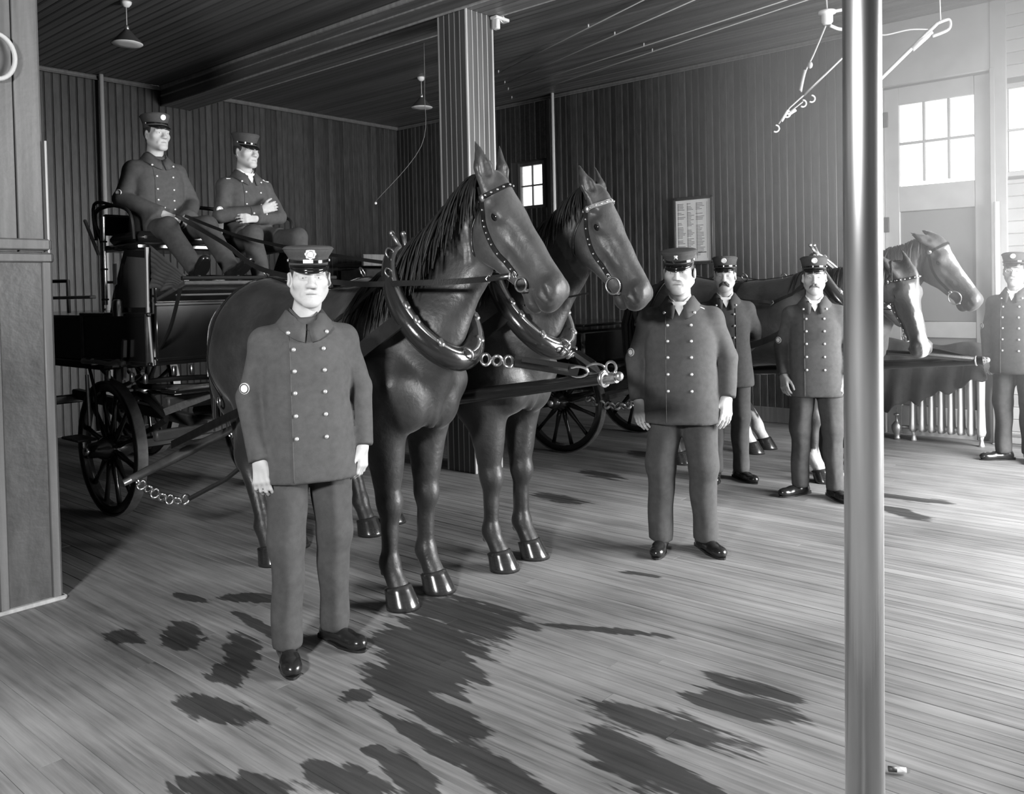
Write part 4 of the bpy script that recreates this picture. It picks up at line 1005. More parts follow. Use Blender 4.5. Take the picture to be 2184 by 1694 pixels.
    # hide colour: dark bay/brown, darker lower legs, markings
    rel = Vv - np.array(poll); s_ = rel @ np.array(e1) / HL; t_ = rel @ np.array(e2) / HL; n_ = rel @ np.array(e3) / HL
    inhead = (s_ > -.05) & (s_ < .72) & (np.abs(t_) < .14) & (n_ > -.34) & (n_ < .08) & (Vv[:, 0] > .3)
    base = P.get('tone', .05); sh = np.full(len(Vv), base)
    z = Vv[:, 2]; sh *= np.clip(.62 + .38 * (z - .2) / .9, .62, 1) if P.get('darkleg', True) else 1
    hb = np.clip((s_ + .05) / .12, 0, 1) * inhead; sh = sh * (1 + P.get('face', .35) * hb)
    muzz = inhead * np.clip((s_ - .50) / .1, 0, 1); sh *= 1 - .3 * muzz
    if 'blaze' in P:
        w0, w1, sa, sb = P['blaze']; wob = .006 * np.sin(s_ * 37) + .004 * np.sin(s_ * 71 + 1)
        wd = w0 + (w1 - w0) * np.clip((s_ - sa) / (sb - sa), 0, 1) + wob; off = P.get('blaze_off', 0.) + .004 * np.sin(s_ * 22)
        m = (inhead & (n_ > -.12)) * np.clip((wd - np.abs(t_ - off)) / .009 + .5, 0, 1) * np.clip((s_ - sa) / .03, 0, 1) * np.clip((sb - s_) / .03, 0, 1)
        sh = sh + (.62 - sh) * m
    for (xc, side, zt) in P.get('socks', ()):
        m = (np.abs(Vv[:, 0] - xc) < .28) & (np.sign(Vv[:, 1]) == side) & (z < zt + .03 * np.sin(Vv[:, 0] * 60) + .02 * np.sin(Vv[:, 1] * 90)); sh = np.where(m, .5, sh)
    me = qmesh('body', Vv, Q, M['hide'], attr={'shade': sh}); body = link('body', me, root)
    for sg in (-1, 1):
        o = MB().ball((0, 0, 0), (.026 * HL, .016 * HL, .021 * HL), 14, 10).build('eye', M['horse_eye'], root, True); o.matrix_local = Matrix.Translation(H(.171, sg * .093, -.063)) @ Matrix((e1, e2, e3)).transposed().to_4x4()
        fx = P.get('fx', (0, 0))[0 if sg < 0 else 1]; hx = P.get('hx', (0, 0))[0 if sg < 0 else 1] + dxh
        for (x, y) in ((fx + .045, sg * .135), (-1.345 + hx, sg * .14)): link('hoof', HOOF, root, (x, y, 0), (0, 0, sg * .06), (1.28, 1.3, 1.12))
    bvh = BVHTree.FromPolygons([tuple(v) for v in Vv], [tuple(q) for q in Q])
    # mane and forelock
    mb = MB(); side = P.get('mane_side', -1); nl = P.get('locks', 420)
    def out(p, off=.008):
        h = bvh.find_nearest(p)
        if h[0] is None: return p
        d = p - h[0]
        if d.dot(h[1]) < off: return h[0] + h[1] * off
        return p
    rnd = random.Random(3)
    for i in range(nl):
        t = (i + rnd.random()) / nl; c = (nb + Vector((-.12, 0, .16))).lerp(H(-.01, 0, -.05), t); c = c + Vector((-.1, 0, .07)) * (1 - t) * .6
        r = bvh.ray_cast(c + Vector((-.35, 0, .35)), Vector((1, 0, -1)).normalized(), .8)
        st = (r[0] if r[0] is not None else c) + Vector((0, 0, .004)); ln = rnd.uniform(.18, .40) * (1 - .35 * t) * P.get('mane_len', 1.); wd = rnd.uniform(.004, .010)
        pts = [st]; d = Vector((rnd.uniform(-.2, .5), side * .8, .25)).normalized(); p = st.copy()
        for j in range(7):
            d = (d + Vector((rnd.uniform(-.12, .16), side * .05, -.42))).normalized(); p = out(p + d * ln / 7, .006 + .004 * rnd.random()); pts.append(p.copy())
        mb.tube(pts, [wd * q for q in (.5, .9, 1, 1, .9, .7, .45, .12)], 4, caps=False)
    mb.build('mane', M['mane'], root, True, fix=False)
    mb = MB()
    for i in range(P.get('fore', 0)):
        st = H(.0 + rnd.uniform(-.02, .02), rnd.uniform(-.03, .03), .02); pts = [st]; p = st.copy(); d = (e1 * .6 + e3 * .4).normalized()
        for j in range(5): d = (d + e1 * .4 + Vector((0, 0, -.1)) + e2 * rnd.uniform(-.12, .12)).normalized(); p = out(p + d * rnd.uniform(.016, .026), .005); pts.append(p.copy())
        mb.tube(pts, [.005, .007, .007, .006, .004, .001], 4, caps=False)
    if mb.v: mb.build('forelock', M['mane'], root, True, fix=False)
    mb = MB()
    for i in range(26):
        a = rnd.uniform(-1, 1) * .05; b_ = rnd.uniform(-.03, .03)
        mb.tube([(-1.70 + b_, a * .4, 1.46), (-1.80 + b_, a * .8, 1.40), (-1.84 + b_, a, 1.25), (-1.82 + b_, a * 1.4, 1.0), (-1.80 + b_, a * 1.6, rnd.uniform(.7, .85))], [.012, .02, .02, .016, .003], 5, caps=False)
    mb.build('tail', M['mane'], root, True, fix=False)
    return dict(root=root, H=H, e=(e1, e2, e3), bvh=bvh, HL=HL, P=P)

def ribbon(pts, nrm, wd, th):
    """leather strap: centre line, outward normals, width, thickness"""
    pts = [Vector(p) for p in pts]; A = []; B = []; N = []
    for i, p in enumerate(pts):
        t = (pts[min(i + 1, len(pts) - 1)] - pts[max(i - 1, 0)]).normalized(); n = Vector(nrm[i]); n = (n - t * n.dot(t)).normalized(); s = t.cross(n)
        w_ = wd[i] if isinstance(wd, (list, tuple)) else wd
        A.append(p + s * w_ / 2); B.append(p - s * w_ / 2); N.append(n)
    return MB().strip(A, B, th, N)
STUD = MB().lathe([(.0001, .0055), (.0035, .0048), (.006, .0025), (.0066, 0), (.0066, -.003)], 12).mesh('stud', M['nickel'], True)
def surf(h, pts, n=6, off=.004):
    """lay a path on the horse: nearest surface point pushed out"""
    P_ = []; N_ = []
    for p in subdiv(pts, n):
        q = h['bvh'].find_nearest(p)
        if (p - q[0]).dot(q[1]) > .05: P_.append(p); N_.append(q[1])
        else: P_.append(q[0] + q[1] * off); N_.append(q[1])
    return P_, N_
def harness(label, h, group, ring=.034, yoke_to=None, rear=True, studs=True, shadow_side=True, detail=True):
    root = empty('harness', h['root'].location, -math.pi / 2, label, 'harness', group); H = h['H']; e1, e2, e3 = h['e']; HL = h['HL']; bv = h['bvh']
    # ---- collar: tilted padded ring round the base of the neck, with the hames on its front edge
    top, bot = Vector(h['P'].get('ctop', (-.02, 0, 1.82))), Vector(h['P'].get('cbot', (.41, 0, 1.27))); c = (top + bot) / 2; ax = (bot - top).normalized(); lat = Vector((0, 1, 0)); fwd_ = lat.cross(ax).normalized()
    if fwd_.x < 0: fwd_ = -fwd_
    A = (bot - top).length / 2; Bw = h['P'].get('cw', .215); n = 48; pts = []; rs = []; hp = []
    for i in range(n):
        t = 2 * math.pi * i / n; s = math.cos(t); w_ = Bw * math.sin(t) * (1 + .16 * s - .12 * s * s)
        p = c + ax * A * s + lat * w_; pts.append(p); rs.append(.040 + .022 * (s + 1) / 2)
        o = (ax * s * .9 + lat * math.sin(t)).normalized(); hp.append((p + fwd_ * (rs[-1] * .82) + o * .004, fwd_, o, t))
    MB().tube(pts, rs, 12, True).build('collar', M['collar_leather'], root, True)
    MB().tube([p + fwd_ * r * .55 - (p - c).normalized() * r * .45 for p, r in zip(pts, rs)], .017, 8, True).build('collar_rim', M['leather'], root, True)
    for sg in (-1, 1):
        hs = [(q[0], q[3]) for q in hp if (math.sin(q[3]) * sg > .08)]; hs.sort(key=lambda q: -math.cos(q[1]))
        line = [q[0] for q in hs]; topv = line[-1]; line += [topv - ax * .04 + lat * sg * .008 + fwd_ * .006, topv - ax * .085 + lat * sg * .02 + fwd_ * .014]
        m_ = len(line); ha = MB().tube(line, [.011 + .006 * math.sin(math.pi * min(1, i / (m_ - 1))) for i in range(m_)], 8).build('hame', M['nickel'], root, True)
        MB().ball(line[-1], .016, 10, 8).build('hame_ball', M['nickel'], ha, True)
        for fr, R_ in ((.80, .030), (.66, .024)):
            p = line[int(fr * (m_ - 1))]; MB().torus(p + lat * sg * .028, R_, .005, (1, 0, .4), 18, 6).build('terret', M['nickel'], ha, True)
        for fr in (.42, .34, .2):
            p = line[int(fr * (m_ - 1))]; MB().box(p + fwd_ * .008, (.03, .03, .045), Matrix((fwd_, lat, ax)).transposed(), .006).build('clip', M['nickel'], ha)
        # tug and trace
        q0 = line[int(.40 * (m_ - 1))] + lat * sg * .02 - fwd_ * .03; tp = h['P'].get('trace_end', (-1.85, .34, .66))
        pa = [q0, q0 + Vector((-.16, sg * .05, -.11)), Vector((-.34, sg * .325, 1.13)), Vector((-.9, sg * .345, .98)), Vector((tp[0], sg * tp[1], tp[2]))]
        pp = subdiv(pa, 7); nn = [Vector((0, sg, .15))] * len(pp); wdt = [.085 if i < 12 else .05 for i in range(len(pp))]
        pp = [p if (bv.find_nearest(p)[0] - p).length > .02 and (p - bv.find_nearest(p)[0]).dot(bv.find_nearest(p)[1]) > 0 else bv.find_nearest(p)[0] + bv.find_nearest(p)[1] * .012 for p in pp]
        ribbon(pp, nn, wdt, .012).build('trace', M['leather'], root)
        # strap to the back pad with a buckle
        q1 = line[int(.66 * (m_ - 1))] + lat * sg * .03; P_, N_ = surf(h, [q1, (-.16, sg * .26, 1.50), (-.42, sg * .29, 1.46), (-.66, sg * .27, 1.50)], 6); P_[0] = q1
        st = ribbon(P_, N_, .028, .006).build('side_strap', M['leather'], root); k = len(P_) // 2
        MB().torus(P_[k] + N_[k] * .008, .022, .0035, N_[k], 4, 6).build('buckle', M['nickel'], st, True)
        # back pad and girth
        P_, N_ = surf(h, [(-.64, 0, 1.62), (-.65, sg * .17, 1.55), (-.65, sg * .29, 1.35), (-.62, sg * .30, 1.15), (-.58, sg * .18, .95), (-.58, 0, .9)], 6); ribbon(P_, N_, .05, .008).build('girth', M['leather'], root)
        if rear:
            P_, N_ = surf(h, [(-1.28, 0, 1.68), (-1.33, sg * .17, 1.6), (-1.4, sg * .28, 1.38), (-1.42, sg * .30, 1.12), (-1.38, sg * .30, .98)], 6); hs_ = ribbon(P_, N_, .026, .006).build('hip_strap', M['leather'], root)
            e = P_[-1] + Vector((0, sg * .02, 0)); MB().torus(e + Vector((0, 0, -.03)), .032, .006, (.3, 1, 0), 18, 6).build('ring', M['nickel'], hs_, True)
            P_, N_ = surf(h, [(-1.5, 0, 1.63), (-1.58, sg * .16, 1.53), (-1.62, sg * .23, 1.3), (-1.58, sg * .26, 1.1)], 6); ribbon(P_, N_, .024, .006).build('hip_strap', M['leather'], root)
    P_, N_ = surf(h, [(-.2, 0, 1.7), (-.6, 0, 1.63), (-1.0, 0, 1.67), (-1.4, 0, 1.68), (-1.68, 0, 1.5)], 6); bs = ribbon(P_, N_, .03, .007).build('back_strap', M['leather'], root)
    if rear:
        for x in (-.64, -1.28):
            q = bv.find_nearest(Vector((x, 0, 1.7))); MB().torus(q[0] + Vector((0, 0, .045)), .034, .005, (.4, 1, .5), 18, 6).build('ring', M['nickel'], bs, True)
    MB().torus(bot + fwd_ * .055 + ax * .01, .030, .007, (0, 1, .3), 18, 8).build('breast_ring', M['nickel'], root, True)
    # ---- bridle
    br = empty('bridle'); br.parent = root
    def side(s, n, sg, off=.004):
        o = H(s, sg * .4, n); d = (H(s, 0, n) - o).normalized(); r = bv.ray_cast(o, d, 1.)
        return (r[0] - d * off, -d) if r[0] is not None else (H(s, sg * .07, n), -d)
    for sg in (-1, 1):
        path = [(-.005, -.05), (.05, -.085), (.14, -.13), (.26, -.16), (.36, -.165), (.44, -.16)]; pp = []; nn = []
        for (s, n) in subdiv([(a, b, 0) for a, b in path], 4) and [(q.x, q.y) for q in subdiv([(a, b, 0) for a, b in path], 4)]:
            a, b = side(s, n, sg); pp.append(a); nn.append(b)
        ck = ribbon(pp, nn, .024 * HL, .005).build('cheek_strap', M['leather'], br)
        if studs:
            acc = 0; last = pp[4]
            for i in range(5, len(pp)):
                acc += (pp[i] - last).length; last = pp[i]
                if acc > .031:
                    acc = 0; o = link('stud', STUD, ck); o.matrix_local = Matrix.Translation(pp[i] + nn[i] * .006) @ nn[i].to_track_quat('Z', 'Y').to_matrix().to_4x4()
        # buckle, bit ring and cheek piece
        a, b = side(.50, -.16, sg, .012); MB().torus(a, ring, .0055, b, 22, 8).build('bit_ring', M['nickel'], br, True)
        MB().beam(pp[-1] + nn[-1] * .006, a + (pp[-1] - a).normalized() * ring, .012, .006).torus(pp[-1] + nn[-1] * .007, .015, .0035, b, 4, 6).build('bit_hanger', M['nickel'], br, True)
        MB().cyl(a + e1 * (ring + .002), a + e1 * (ring + .002) - b * .06, .009, .009, 10).build('bit_bar', M['nickel'], br, True)
        # rosette and throat latch
        a, b = side(.045, -.075, sg, .006); MB().lathe([(.0001, .012), (.012, .011), (.02, .006), (.023, 0), (.023, -.006)], 20, a, b).build('rosette', M['nickel'], br, True)
        tl = []
        for (s, n) in ((.045, -.085), (.07, -.15), (.115, -.215), (.17, -.262), (.22, -.285)):
            a, b = side(s, n, sg, .004); tl.append(a)
        tl.append(H(.25, sg * .03, -.30))
        MB().tube(subdiv(tl, 4), .0055, 6).build('throat_strap', M['leather'], br, True)
    bp = []; bn = []
    for i in range(19):
        a = math.radians(-105 + 210 * i / 18); d = e2 * math.sin(a) + e3 * math.cos(a); s = .045 + .02 * math.cos(a); ctr = H(s, 0, -.085); r = bv.ray_cast(ctr + d * .5, -d, .6)
        if r[0] is not None: bp.append(r[0] + d * .004); bn.append(d)
    bb_ = ribbon(bp, bn, .022 * HL, .005).build('browband', M['leather'] if h['P'].get('band', 0) == 0 else M['ashwood'], br)
    if studs:
        acc = 0
        for p, nn_ in zip(subdiv(bp, 4), [bn[min(i // 4, len(bn) - 1)] for i in range(len(bp) * 4)]):
            if acc <= 0:
                o = link('stud', STUD, bb_); o.matrix_local = Matrix.Translation(p + nn_ * .005) @ nn_.to_track_quat('Z', 'Y').to_matrix().to_4x4(); acc = .0225; last = p.copy()
            else: acc -= (p - last).length; last = p.copy()
    cp = []; cn = []
    for i in range(13):
        a = math.radians(-80 + 160 * i / 12); d = e2 * math.sin(a) + (e3 * .05 - e1).normalized() * math.cos(a); ctr = H(.05, 0, -.085); r = bv.ray_cast(ctr + d * .5, -d, .6)
        if r[0] is not None: cp.append(r[0] + d * .004); cn.append(d)
    ribbon(cp, cn, .026 * HL, .005).build('crown_strap', M['leather'], br)
    return root
H1 = horse('tall dark horse nearest the camera, head high in a studded bridle', (3.0, 3.34, 0), dict(group='first pair of horses', poll=(.53, .17, 2.15), muz=(.94, .2, 1.60), tone=.03, face=1.0, hind=-1.2, hx=(.08, -.1), fx=(0, -.02), mane_len=1.35))
H2 = horse('dark horse behind the nearest one, muzzle at the stout officer\'s shoulder', (3.75, 3.31, 0), dict(group='first pair of horses', poll=(.60, .17, 2.12), muz=(.915, .2, 1.56), tone=.026, face=1.1, hind=-1.15, hx=(0, -.1), mane_len=.9, ear_dir=(-.35, 0, 1), band=1))
H4 = horse('horse of the second team with a white blaze, head lowered towards the camera', (6.9, 2.64, 0), dict(group='second pair of horses', poll=(.69, -.02, 1.68), muz=(.84, -.07, 1.06), nrm=(.55, -.85, .1), tone=.05, face=.5, hind=-1.25, blaze=(.022, .028, .1, .7), blaze_off=.01, ear_dir=(-.6, 0, 1), locks=60, socks=((.05, -1, .24),)), .012, .02)
H5 = horse('far horse of the second team with a white blaze, standing behind its mate', (7.7, 2.62, 0), dict(group='second pair of horses', poll=(.69, .0, 1.93), muz=(1.04, 0, 1.43), nrm=(1, -.45, .9), tone=.05, face=.45, hind=-.95, hx=(0, 0), blaze=(.026, .016, .08, .52), blaze_off=-.005, ear_dir=(-.9, 0, .7), locks=60, socks=((-1.1, 1, .34), (-1.1, -1, .24))), .012, .02)
harness('black harness with studded bridle and bright hames on the nearest horse', H1, 'harnesses of the first pair')
harness('black harness with large bit ring on the horse behind the nearest', H2, 'harnesses of the first pair', ring=.046)
harness('harness on the blazed horse with the lowered head', H4, 'harnesses of the second pair', ring=.03, studs=True)
harness('harness on the far blazed horse of the second team', H5, 'harnesses of the second pair', ring=.055, studs=False)
# ------------------------------------------------------------------ fire wagon
def wheel(parent, c, r, side, spokes=14, name='wheel'):
    w_ = empty(name, c); w_.parent = parent; ax = Vector((1, 0, 0))
    MB().lathe([(r - .075, -.032), (r - .012, -.032), (r - .012, .032), (r - .075, .032), (r - .075, -.032)], 48, ax=ax, caps=False).build('felloe', M['wagon'], w_, True)
    MB().lathe([(r - .012, -.036), (r, -.036), (r, .036), (r - .012, .036), (r - .012, -.036)], 48, ax=ax, caps=False).build('tyre', M['steel_dull'], w_)
    MB().lathe([(.03, .17 * side), (.055, .16 * side), (.06, .10 * side), (.085, .06 * side), (.09, -.06 * side), (.07, -.12 * side), (.06, -.14 * side)], 20, ax=ax).build('hub', M['wagon'], w_, True)
    MB().lathe([(.0001, .2 * side), (.03, .195 * side), (.034, .165 * side)], 14, ax=ax).build('hub_cap', M['nickel'], w_, True)
    sp = MB().tube([(0, 0, .08), (0, 0, .15), (0, 0, (r - .06) * .6), (0, 0, r - .065)], [.022, .026, .017, .02], 8).mesh('spoke', M['wagon'], True)
    for i in range(spokes): link('spoke', sp, w_, (0, 0, 0), (2 * math.pi * (i + .5) / spokes, 0, 0))
    return w_
M['steel_dull'] = mat('worn tyre iron', .16, .5, .5, var=.3, vscale=(20, 20, 20))
wg = empty('fire_wagon', (3.4, 6.3, 0), 0, 'black horse-drawn fire wagon with a high driver\'s seat behind the first team', 'wagon')
def W(mb, name, m='wagon', parent=None, smooth='auto'):
    """builds in world coordinates, then hangs on the wagon"""
    o = mb.build(name, M[m], parent or wg, smooth)
    o.matrix_parent_inverse = Matrix.Identity(4)
    o.location = Vector(o.location) - Vector((3.4, 6.3, 0)); return o
for sg in (-1, 1):
    wheel(wg, (sg * .62, .05, .5), .5, sg, 12); wheel(wg, (sg * .66, 2.15, .66), .66, sg, 14)
for y, z in ((6.35, .5), (8.45, .66)):
    W(MB().box((3.4, y, z), (1.2, .07, .08), None, .01), 'axle', 'iron')
    for sg in (-1, 1):
        W(MB().tube(subdiv([(3.4 + sg * .42, y - .45, z + .22), (3.4 + sg * .42, y, z + .08), (3.4 + sg * .42, y + .45, z + .22)], 8), .022, 6).tube(subdiv([(3.4 + sg * .42, y - .45, z + .24), (3.4 + sg * .42, y, z + .38), (3.4 + sg * .42, y + .45, z + .24)], 8), .022, 6), 'leaf_spring', 'iron')
W(MB().torus((3.4, 6.35, .93), .36, .022, (0, 0, 1), 32, 8), 'fifth_wheel', 'iron')
W(MB().beam((3.4, 6.0, .62), (3.4, 8.5, .7), .08, .09, ch=.01), 'reach', 'wagon_wood')
# body: long hose box, driver's riser, toe board
W(MB().box((3.4, 8.0, 1.30), (1.22, 3.1, .36), None, .02), 'hose_box'); W(MB().box((3.4, 8.0, 1.10), (1.26, 3.14, .06), None, .01), 'sill')
for sg in (-1, 1):
    x = 3.4 + sg * .64
    W(MB().box((x, 6.18, 1.32), (.03, 1.06, .33), None, .008), 'side_panel')
    W(MB().box((x + sg * .012, 6.18, 1.49), (.03, 1.1, .03), None, .006).box((x + sg * .012, 6.18, 1.15), (.03, 1.1, .03), None, .006), 'moulding')
    for y in (5.66, 6.7): W(MB().box((x + sg * .014, y, 1.32), (.03, .03, .36), None, .006), 'corner_strip', 'wagon_wood')
    # riser under the seat with a curved rear edge
    pts = [(x, 5.66, 1.5), (x, 5.66, 1.93), (x, 6.0, 1.95), (x, 6.05, 1.88), (x, 6.12, 1.76), (x, 6.2, 1.64), (x, 6.26, 1.5)]
    W(MB().prism(pts, (.025, 0, 0)), 'seat_riser'); pi = [(x + sg * .016 + (0 if sg > 0 else .01), p[1] + (.04 if p[1] < 5.7 else -.05), p[2] + (.04 if p[2] < 1.6 else -.05)) for p in pts]
    W(MB().prism(pi, (.012, 0, 0)), 'riser_panel', 'canvas')
    W(MB().tube([(x - sg * .01, 5.65, 1.14), (x + sg * .012, 5.65, 1.5), (x + sg * .012, 5.64, 1.95)], .014, 8), 'corner_post', 'nickel_dull')
    # bright hand rail with collars
    W(MB().tube([(x + sg * .03, 6.26, 1.56), (x + sg * .03, 6.26, 2.20)], .017, 10), 'hand_rail', 'nickel')
    for z in (1.6, 1.82, 2.02): W(MB().torus((x + sg * .03, 6.26, z), .02, .007, (0, 0, 1), 14, 6), 'rail_collar', 'iron')
    # seat irons
    W(MB().tube(subdiv([(x + sg * .0, 5.85, 2.02), (x + sg * .02, 5.86, 2.2), (x + sg * .02, 6.1, 2.27), (x + sg * .02, 6.42, 2.3), (x, 6.45, 2.04)], 6), .012, 8), 'seat_iron', 'iron')
    W(MB().box((x + sg * .035, 7.5, 1.62), (.05, 2.1, .025), None, .006), 'deck_rail', 'trim_light')
    W(MB().tube([(x + sg * .01, 6.95, 1.5), (x + sg * .01, 6.95, 1.75), (x + sg * .01, 9.3, 1.78), (x + sg * .01, 9.3, 1.5)], .014, 8), 'hose_rail', 'iron')
W(MB().box((3.4, 6.12, 1.97), (1.26, .56, .05), None, .015), 'seat_board'); W(MB().box((3.4, 6.10, 2.035), (1.2, .5, .09), None, .035), 'cushion', 'cushion')
W(MB().tube(subdiv([(2.8, 6.42, 2.0), (2.8, 6.48, 2.28), (3.4, 6.5, 2.34), (4.0, 6.48, 2.28), (4.0, 6.42, 2.0)], 6), .016, 8), 'seat_back_rail', 'iron')
W(MB().box((3.4, 6.47, 2.16), (1.16, .05, .16), None, .02), 'seat_back', 'cushion')
W(MB().box((3.4, 5.62, 1.36), (1.24, .03, .44), None, .008), 'front_panel'); W(MB().box((3.4, 5.62, 1.66), (1.24, .03, .2), None, .008), 'front_panel')
for z in (1.18, 1.56): W(MB().box((3.4, 5.60, z), (1.26, .02, .025), None, .005), 'moulding')
W(MB().beam((3.4, 5.66, 1.58), (3.4, 5.22, 1.70), 1.22, .03, ch=.006), 'toe_board', 'wagon_wood')
W(MB().tube([(2.78, 5.24, 1.73), (4.02, 5.24, 1.73)], .014, 8), 'toe_rail', 'iron'); W(MB().tube([(2.80, 5.36, 1.62), (4.0, 5.36, 1.62)], .007, 6), 'toe_rail', 'nickel_dull')
for sg in (-1, 1): W(MB().tube(subdiv([(3.4 + sg * .6, 5.62, 1.25), (3.4 + sg * .6, 5.45, 1.4), (3.4 + sg * .6, 5.3, 1.66)], 6), .014, 6), 'toe_bracket', 'iron')
W(MB().box((3.4, 5.50, .97), (1.22, .2, .03), None, .008), 'front_step', 'wagon'); W(MB().tube([(2.82, 5.4, .985), (3.98, 5.4, .985)], .008, 6), 'step_edge', 'nickel')
W(MB().box((3.4, 5.75, .86), (1.0, .09, .09), None, .012), 'bolster', 'wagon_wood'); W(MB().beam((2.9, 5.75, .8), (3.2, 5.45, .95), .05, .05), 'brace', 'wagon_wood'); W(MB().beam((3.9, 5.75, .8), (3.6, 5.45, .95), .05, .05), 'brace', 'wagon_wood')
for x in (2.87, 3.0, 3.25): W(MB().box((x, 5.55, 1.1), (.03, .03, .07), None, .006), 'bolt_plate', 'nickel')
# a quilted apron by the driver's legs, lamp bracket and small fittings on the near side
cv = MB(); n = 14; rows = []; A0, A1, B0, B1 = Vector((2.79, 5.68, 1.97)), Vector((2.83, 5.27, 1.745)), Vector((2.77, 5.66, 1.66)), Vector((2.80, 5.34, 1.66))
for j in range(9):
    v = j / 8; rows.append([A0.lerp(A1, i / (n - 1)).lerp(B0.lerp(B1, i / (n - 1)), v) + Vector((-.018 * math.sin(i * 1.1 + j * .9) * v, 0, .012 * math.sin(i * .8) * v)) for i in range(n)])
for j in range(8): cv.add(rows[j] + rows[j + 1], [(i, i + 1, n + i + 1, n + i) for i in range(n - 1)])
o = W(cv, 'lap_apron', 'canvas', smooth=True); o.modifiers.new('s', 'SOLIDIFY').thickness = .006
W(MB().lathe([(.04, -.05), (.045, .0), (.045, .05), (.03, .07)], 14, (2.73, 6.05, 1.53), (0, 0, 1)).box((2.75, 6.05, 1.52), (.06, .03, .03)), 'lamp_bracket', 'nickel')
W(MB().box((2.735, 6.1, 1.78), (.008, .05, .15), None, .003), 'maker_plate', 'badge')
W(MB().beam((2.745, 6.6, 2.2), (2.745, 6.38, 1.93), .018, .018), 'brake_rod', 'nickel_dull'); W(MB().tube([(2.74, 6.62, 1.15), (2.74, 6.5, .9), (2.74, 6.47, .62)], .012, 8), 'step_hanger', 'iron')
W(MB().tube([(2.70, 6.54, 1.04), (2.70, 6.52, .66)], .014, 8), 'step_rod', 'nickel_dull'); W(MB().box((2.66, 6.62, .56), (.14, .3, .02), None, .006), 'side_step', 'steel_dull')
# pole, singletrees and chains
W(MB().tube([(3.4, 6.2, .72), (3.4, 4.6, .82), (3.4, 3.2, 1.03), (3.4, 2.36, 1.165)], [.055, .05, .042, .03], 10), 'pole', 'wagon')
W(MB().cyl((3.4, 2.37, 1.16), (3.4, 2.28, 1.176), .032, .028, 14).ball((3.4, 2.265, 1.18), (.024, .022, .024), 12, 8).torus((3.4, 2.35, 1.165), .036, .008, (0, 1, -.15), 16, 6).torus((3.4, 2.31, 1.22), .03, .007, (1, 0, 0), 14, 6).torus((3.36, 2.32, 1.165), .032, .007, (0, 1, 0), 14, 6), 'pole_tip', 'nickel')
W(MB().beam((2.75, 5.62, .66), (4.05, 5.62, .66), .06, .075, ch=.012), 'doubletree', 'wagon_wood')
def singletree(x0, x1, y, z0, z1, lab):
    s_ = W(MB().tube(subdiv([(x0, y, z0), ((x0 + x1) / 2, y, (z0 + z1) / 2), (x1, y, z1)], 6), [.024, .026, .029, .031, .033, .035, .036, .035, .033, .031, .029, .026, .024], 10), 'singletree', 'wagon_wood')
    d = (Vector((x1, y, z1)) - Vector((x0, y, z0))).normalized()
    for p, q in ((Vector((x0, y, z0)), -1), (Vector((x1, y, z1)), 1)): W(MB().cyl(p + d * q * -.1, p + d * q * .05, .027, .022, 10).torus(p + d * q * -.04 + Vector((0, -.02, -.03)), .02, .006, d, 12, 6), 'ferrule', 'nickel', s_).location = (0, 0, 0)
    return s_
st1 = singletree(2.43, 3.16, 5.3, .465, .69, ''); st2 = singletree(3.62, 4.32, 5.32, .6, .62, '')
def wchain(pts, L_, r, m='nickel'):
    e = empty('trace_chain'); e.parent = wg; e.location = (-3.4, -6.3, 0); chain('c', pts, L_, r, M[m], e)
wchain([(2.47, 5.28, .44), (2.58, 5.22, .34), (2.66, 5.18, .30), (2.72, 5.12, .31)], .068, .005)
W(MB().tube([(2.72, 5.12, .31), (2.9, 4.98, .42), (3.1, 4.85, .6)], .016, 6), 'hanging_trace', 'leather')
# leather pole straps from the two collars to the pole tip
for k, (pts, lab) in enumerate((([(3.04, 2.84, 1.27), (3.16, 2.72, 1.25), (3.28, 2.6, 1.22), (3.385, 2.4, 1.185)], ''), ([(3.72, 2.84, 1.27), (3.62, 2.7, 1.26), (3.53, 2.56, 1.23), (3.42, 2.38, 1.19)], ''))):
    pp = subdiv(pts, 5); nn = [Vector((-.6 if k == 0 else .6, -.5, .5))] * len(pp); s_ = W(ribbon(pp[5:-2], nn, .058, .016), 'pole_strap', 'leather')
    W(ribbon([p + Vector((-.01 if k == 0 else .01, -.01, .01)) for p in pp[6:-3]], nn, .02, .014), 'strap_keeper', 'collar_leather')
    e = empty('pole_chain'); e.parent = wg; e.location = (-3.4, -6.3, 0); chain('c', [pts[0], pts[1]], .07, .0045, M['nickel'], e)
    W(MB().torus(pp[-3], .034, .0065, (.6, .3, .2), 14, 6, 1.4, .8), 'strap_loop', 'nickel')
# felling axe clipped to the near side of the wagon
axe = empty('axe', (2.72, 6.3, 1.14), 0, 'pale-handled axe clipped to the side of the fire wagon', 'axe')
pts = subdiv([(0, .34, .0), (0, .28, -.005), (0, .1, .0), (0, -.1, -.005), (0, -.24, .015), (0, -.33, .0)], 5)
MB().tube(pts, [(.024 if i < 2 else .017 + .008 * max(0, (i - 14) / 12)) for i in range(len(pts))], 8).build('handle', M['ashwood'], axe, True)
hd_ = [(-.3, .03), (-.345, .05), (-.36, .17), (-.335, .18), (-.31, .10), (-.30, -.04), (-.315, -.11), (-.335, -.11), (-.345, -.02)]
MB().prism([(-.012, y, z) for y, z in hd_], (.024, 0, 0)).build('head', M['steel'], axe)
for y in (.2, -.15): MB().box((.02, y, -.005), (.05, .02, .05), None, .004).build('clip', M['nickel'], axe)
for y in (-.05, -.42, -.62): MB().box((.02, y + .02, -.09), (.03, .035, .07), None, .008).build('bracket', M['nickel'], axe)
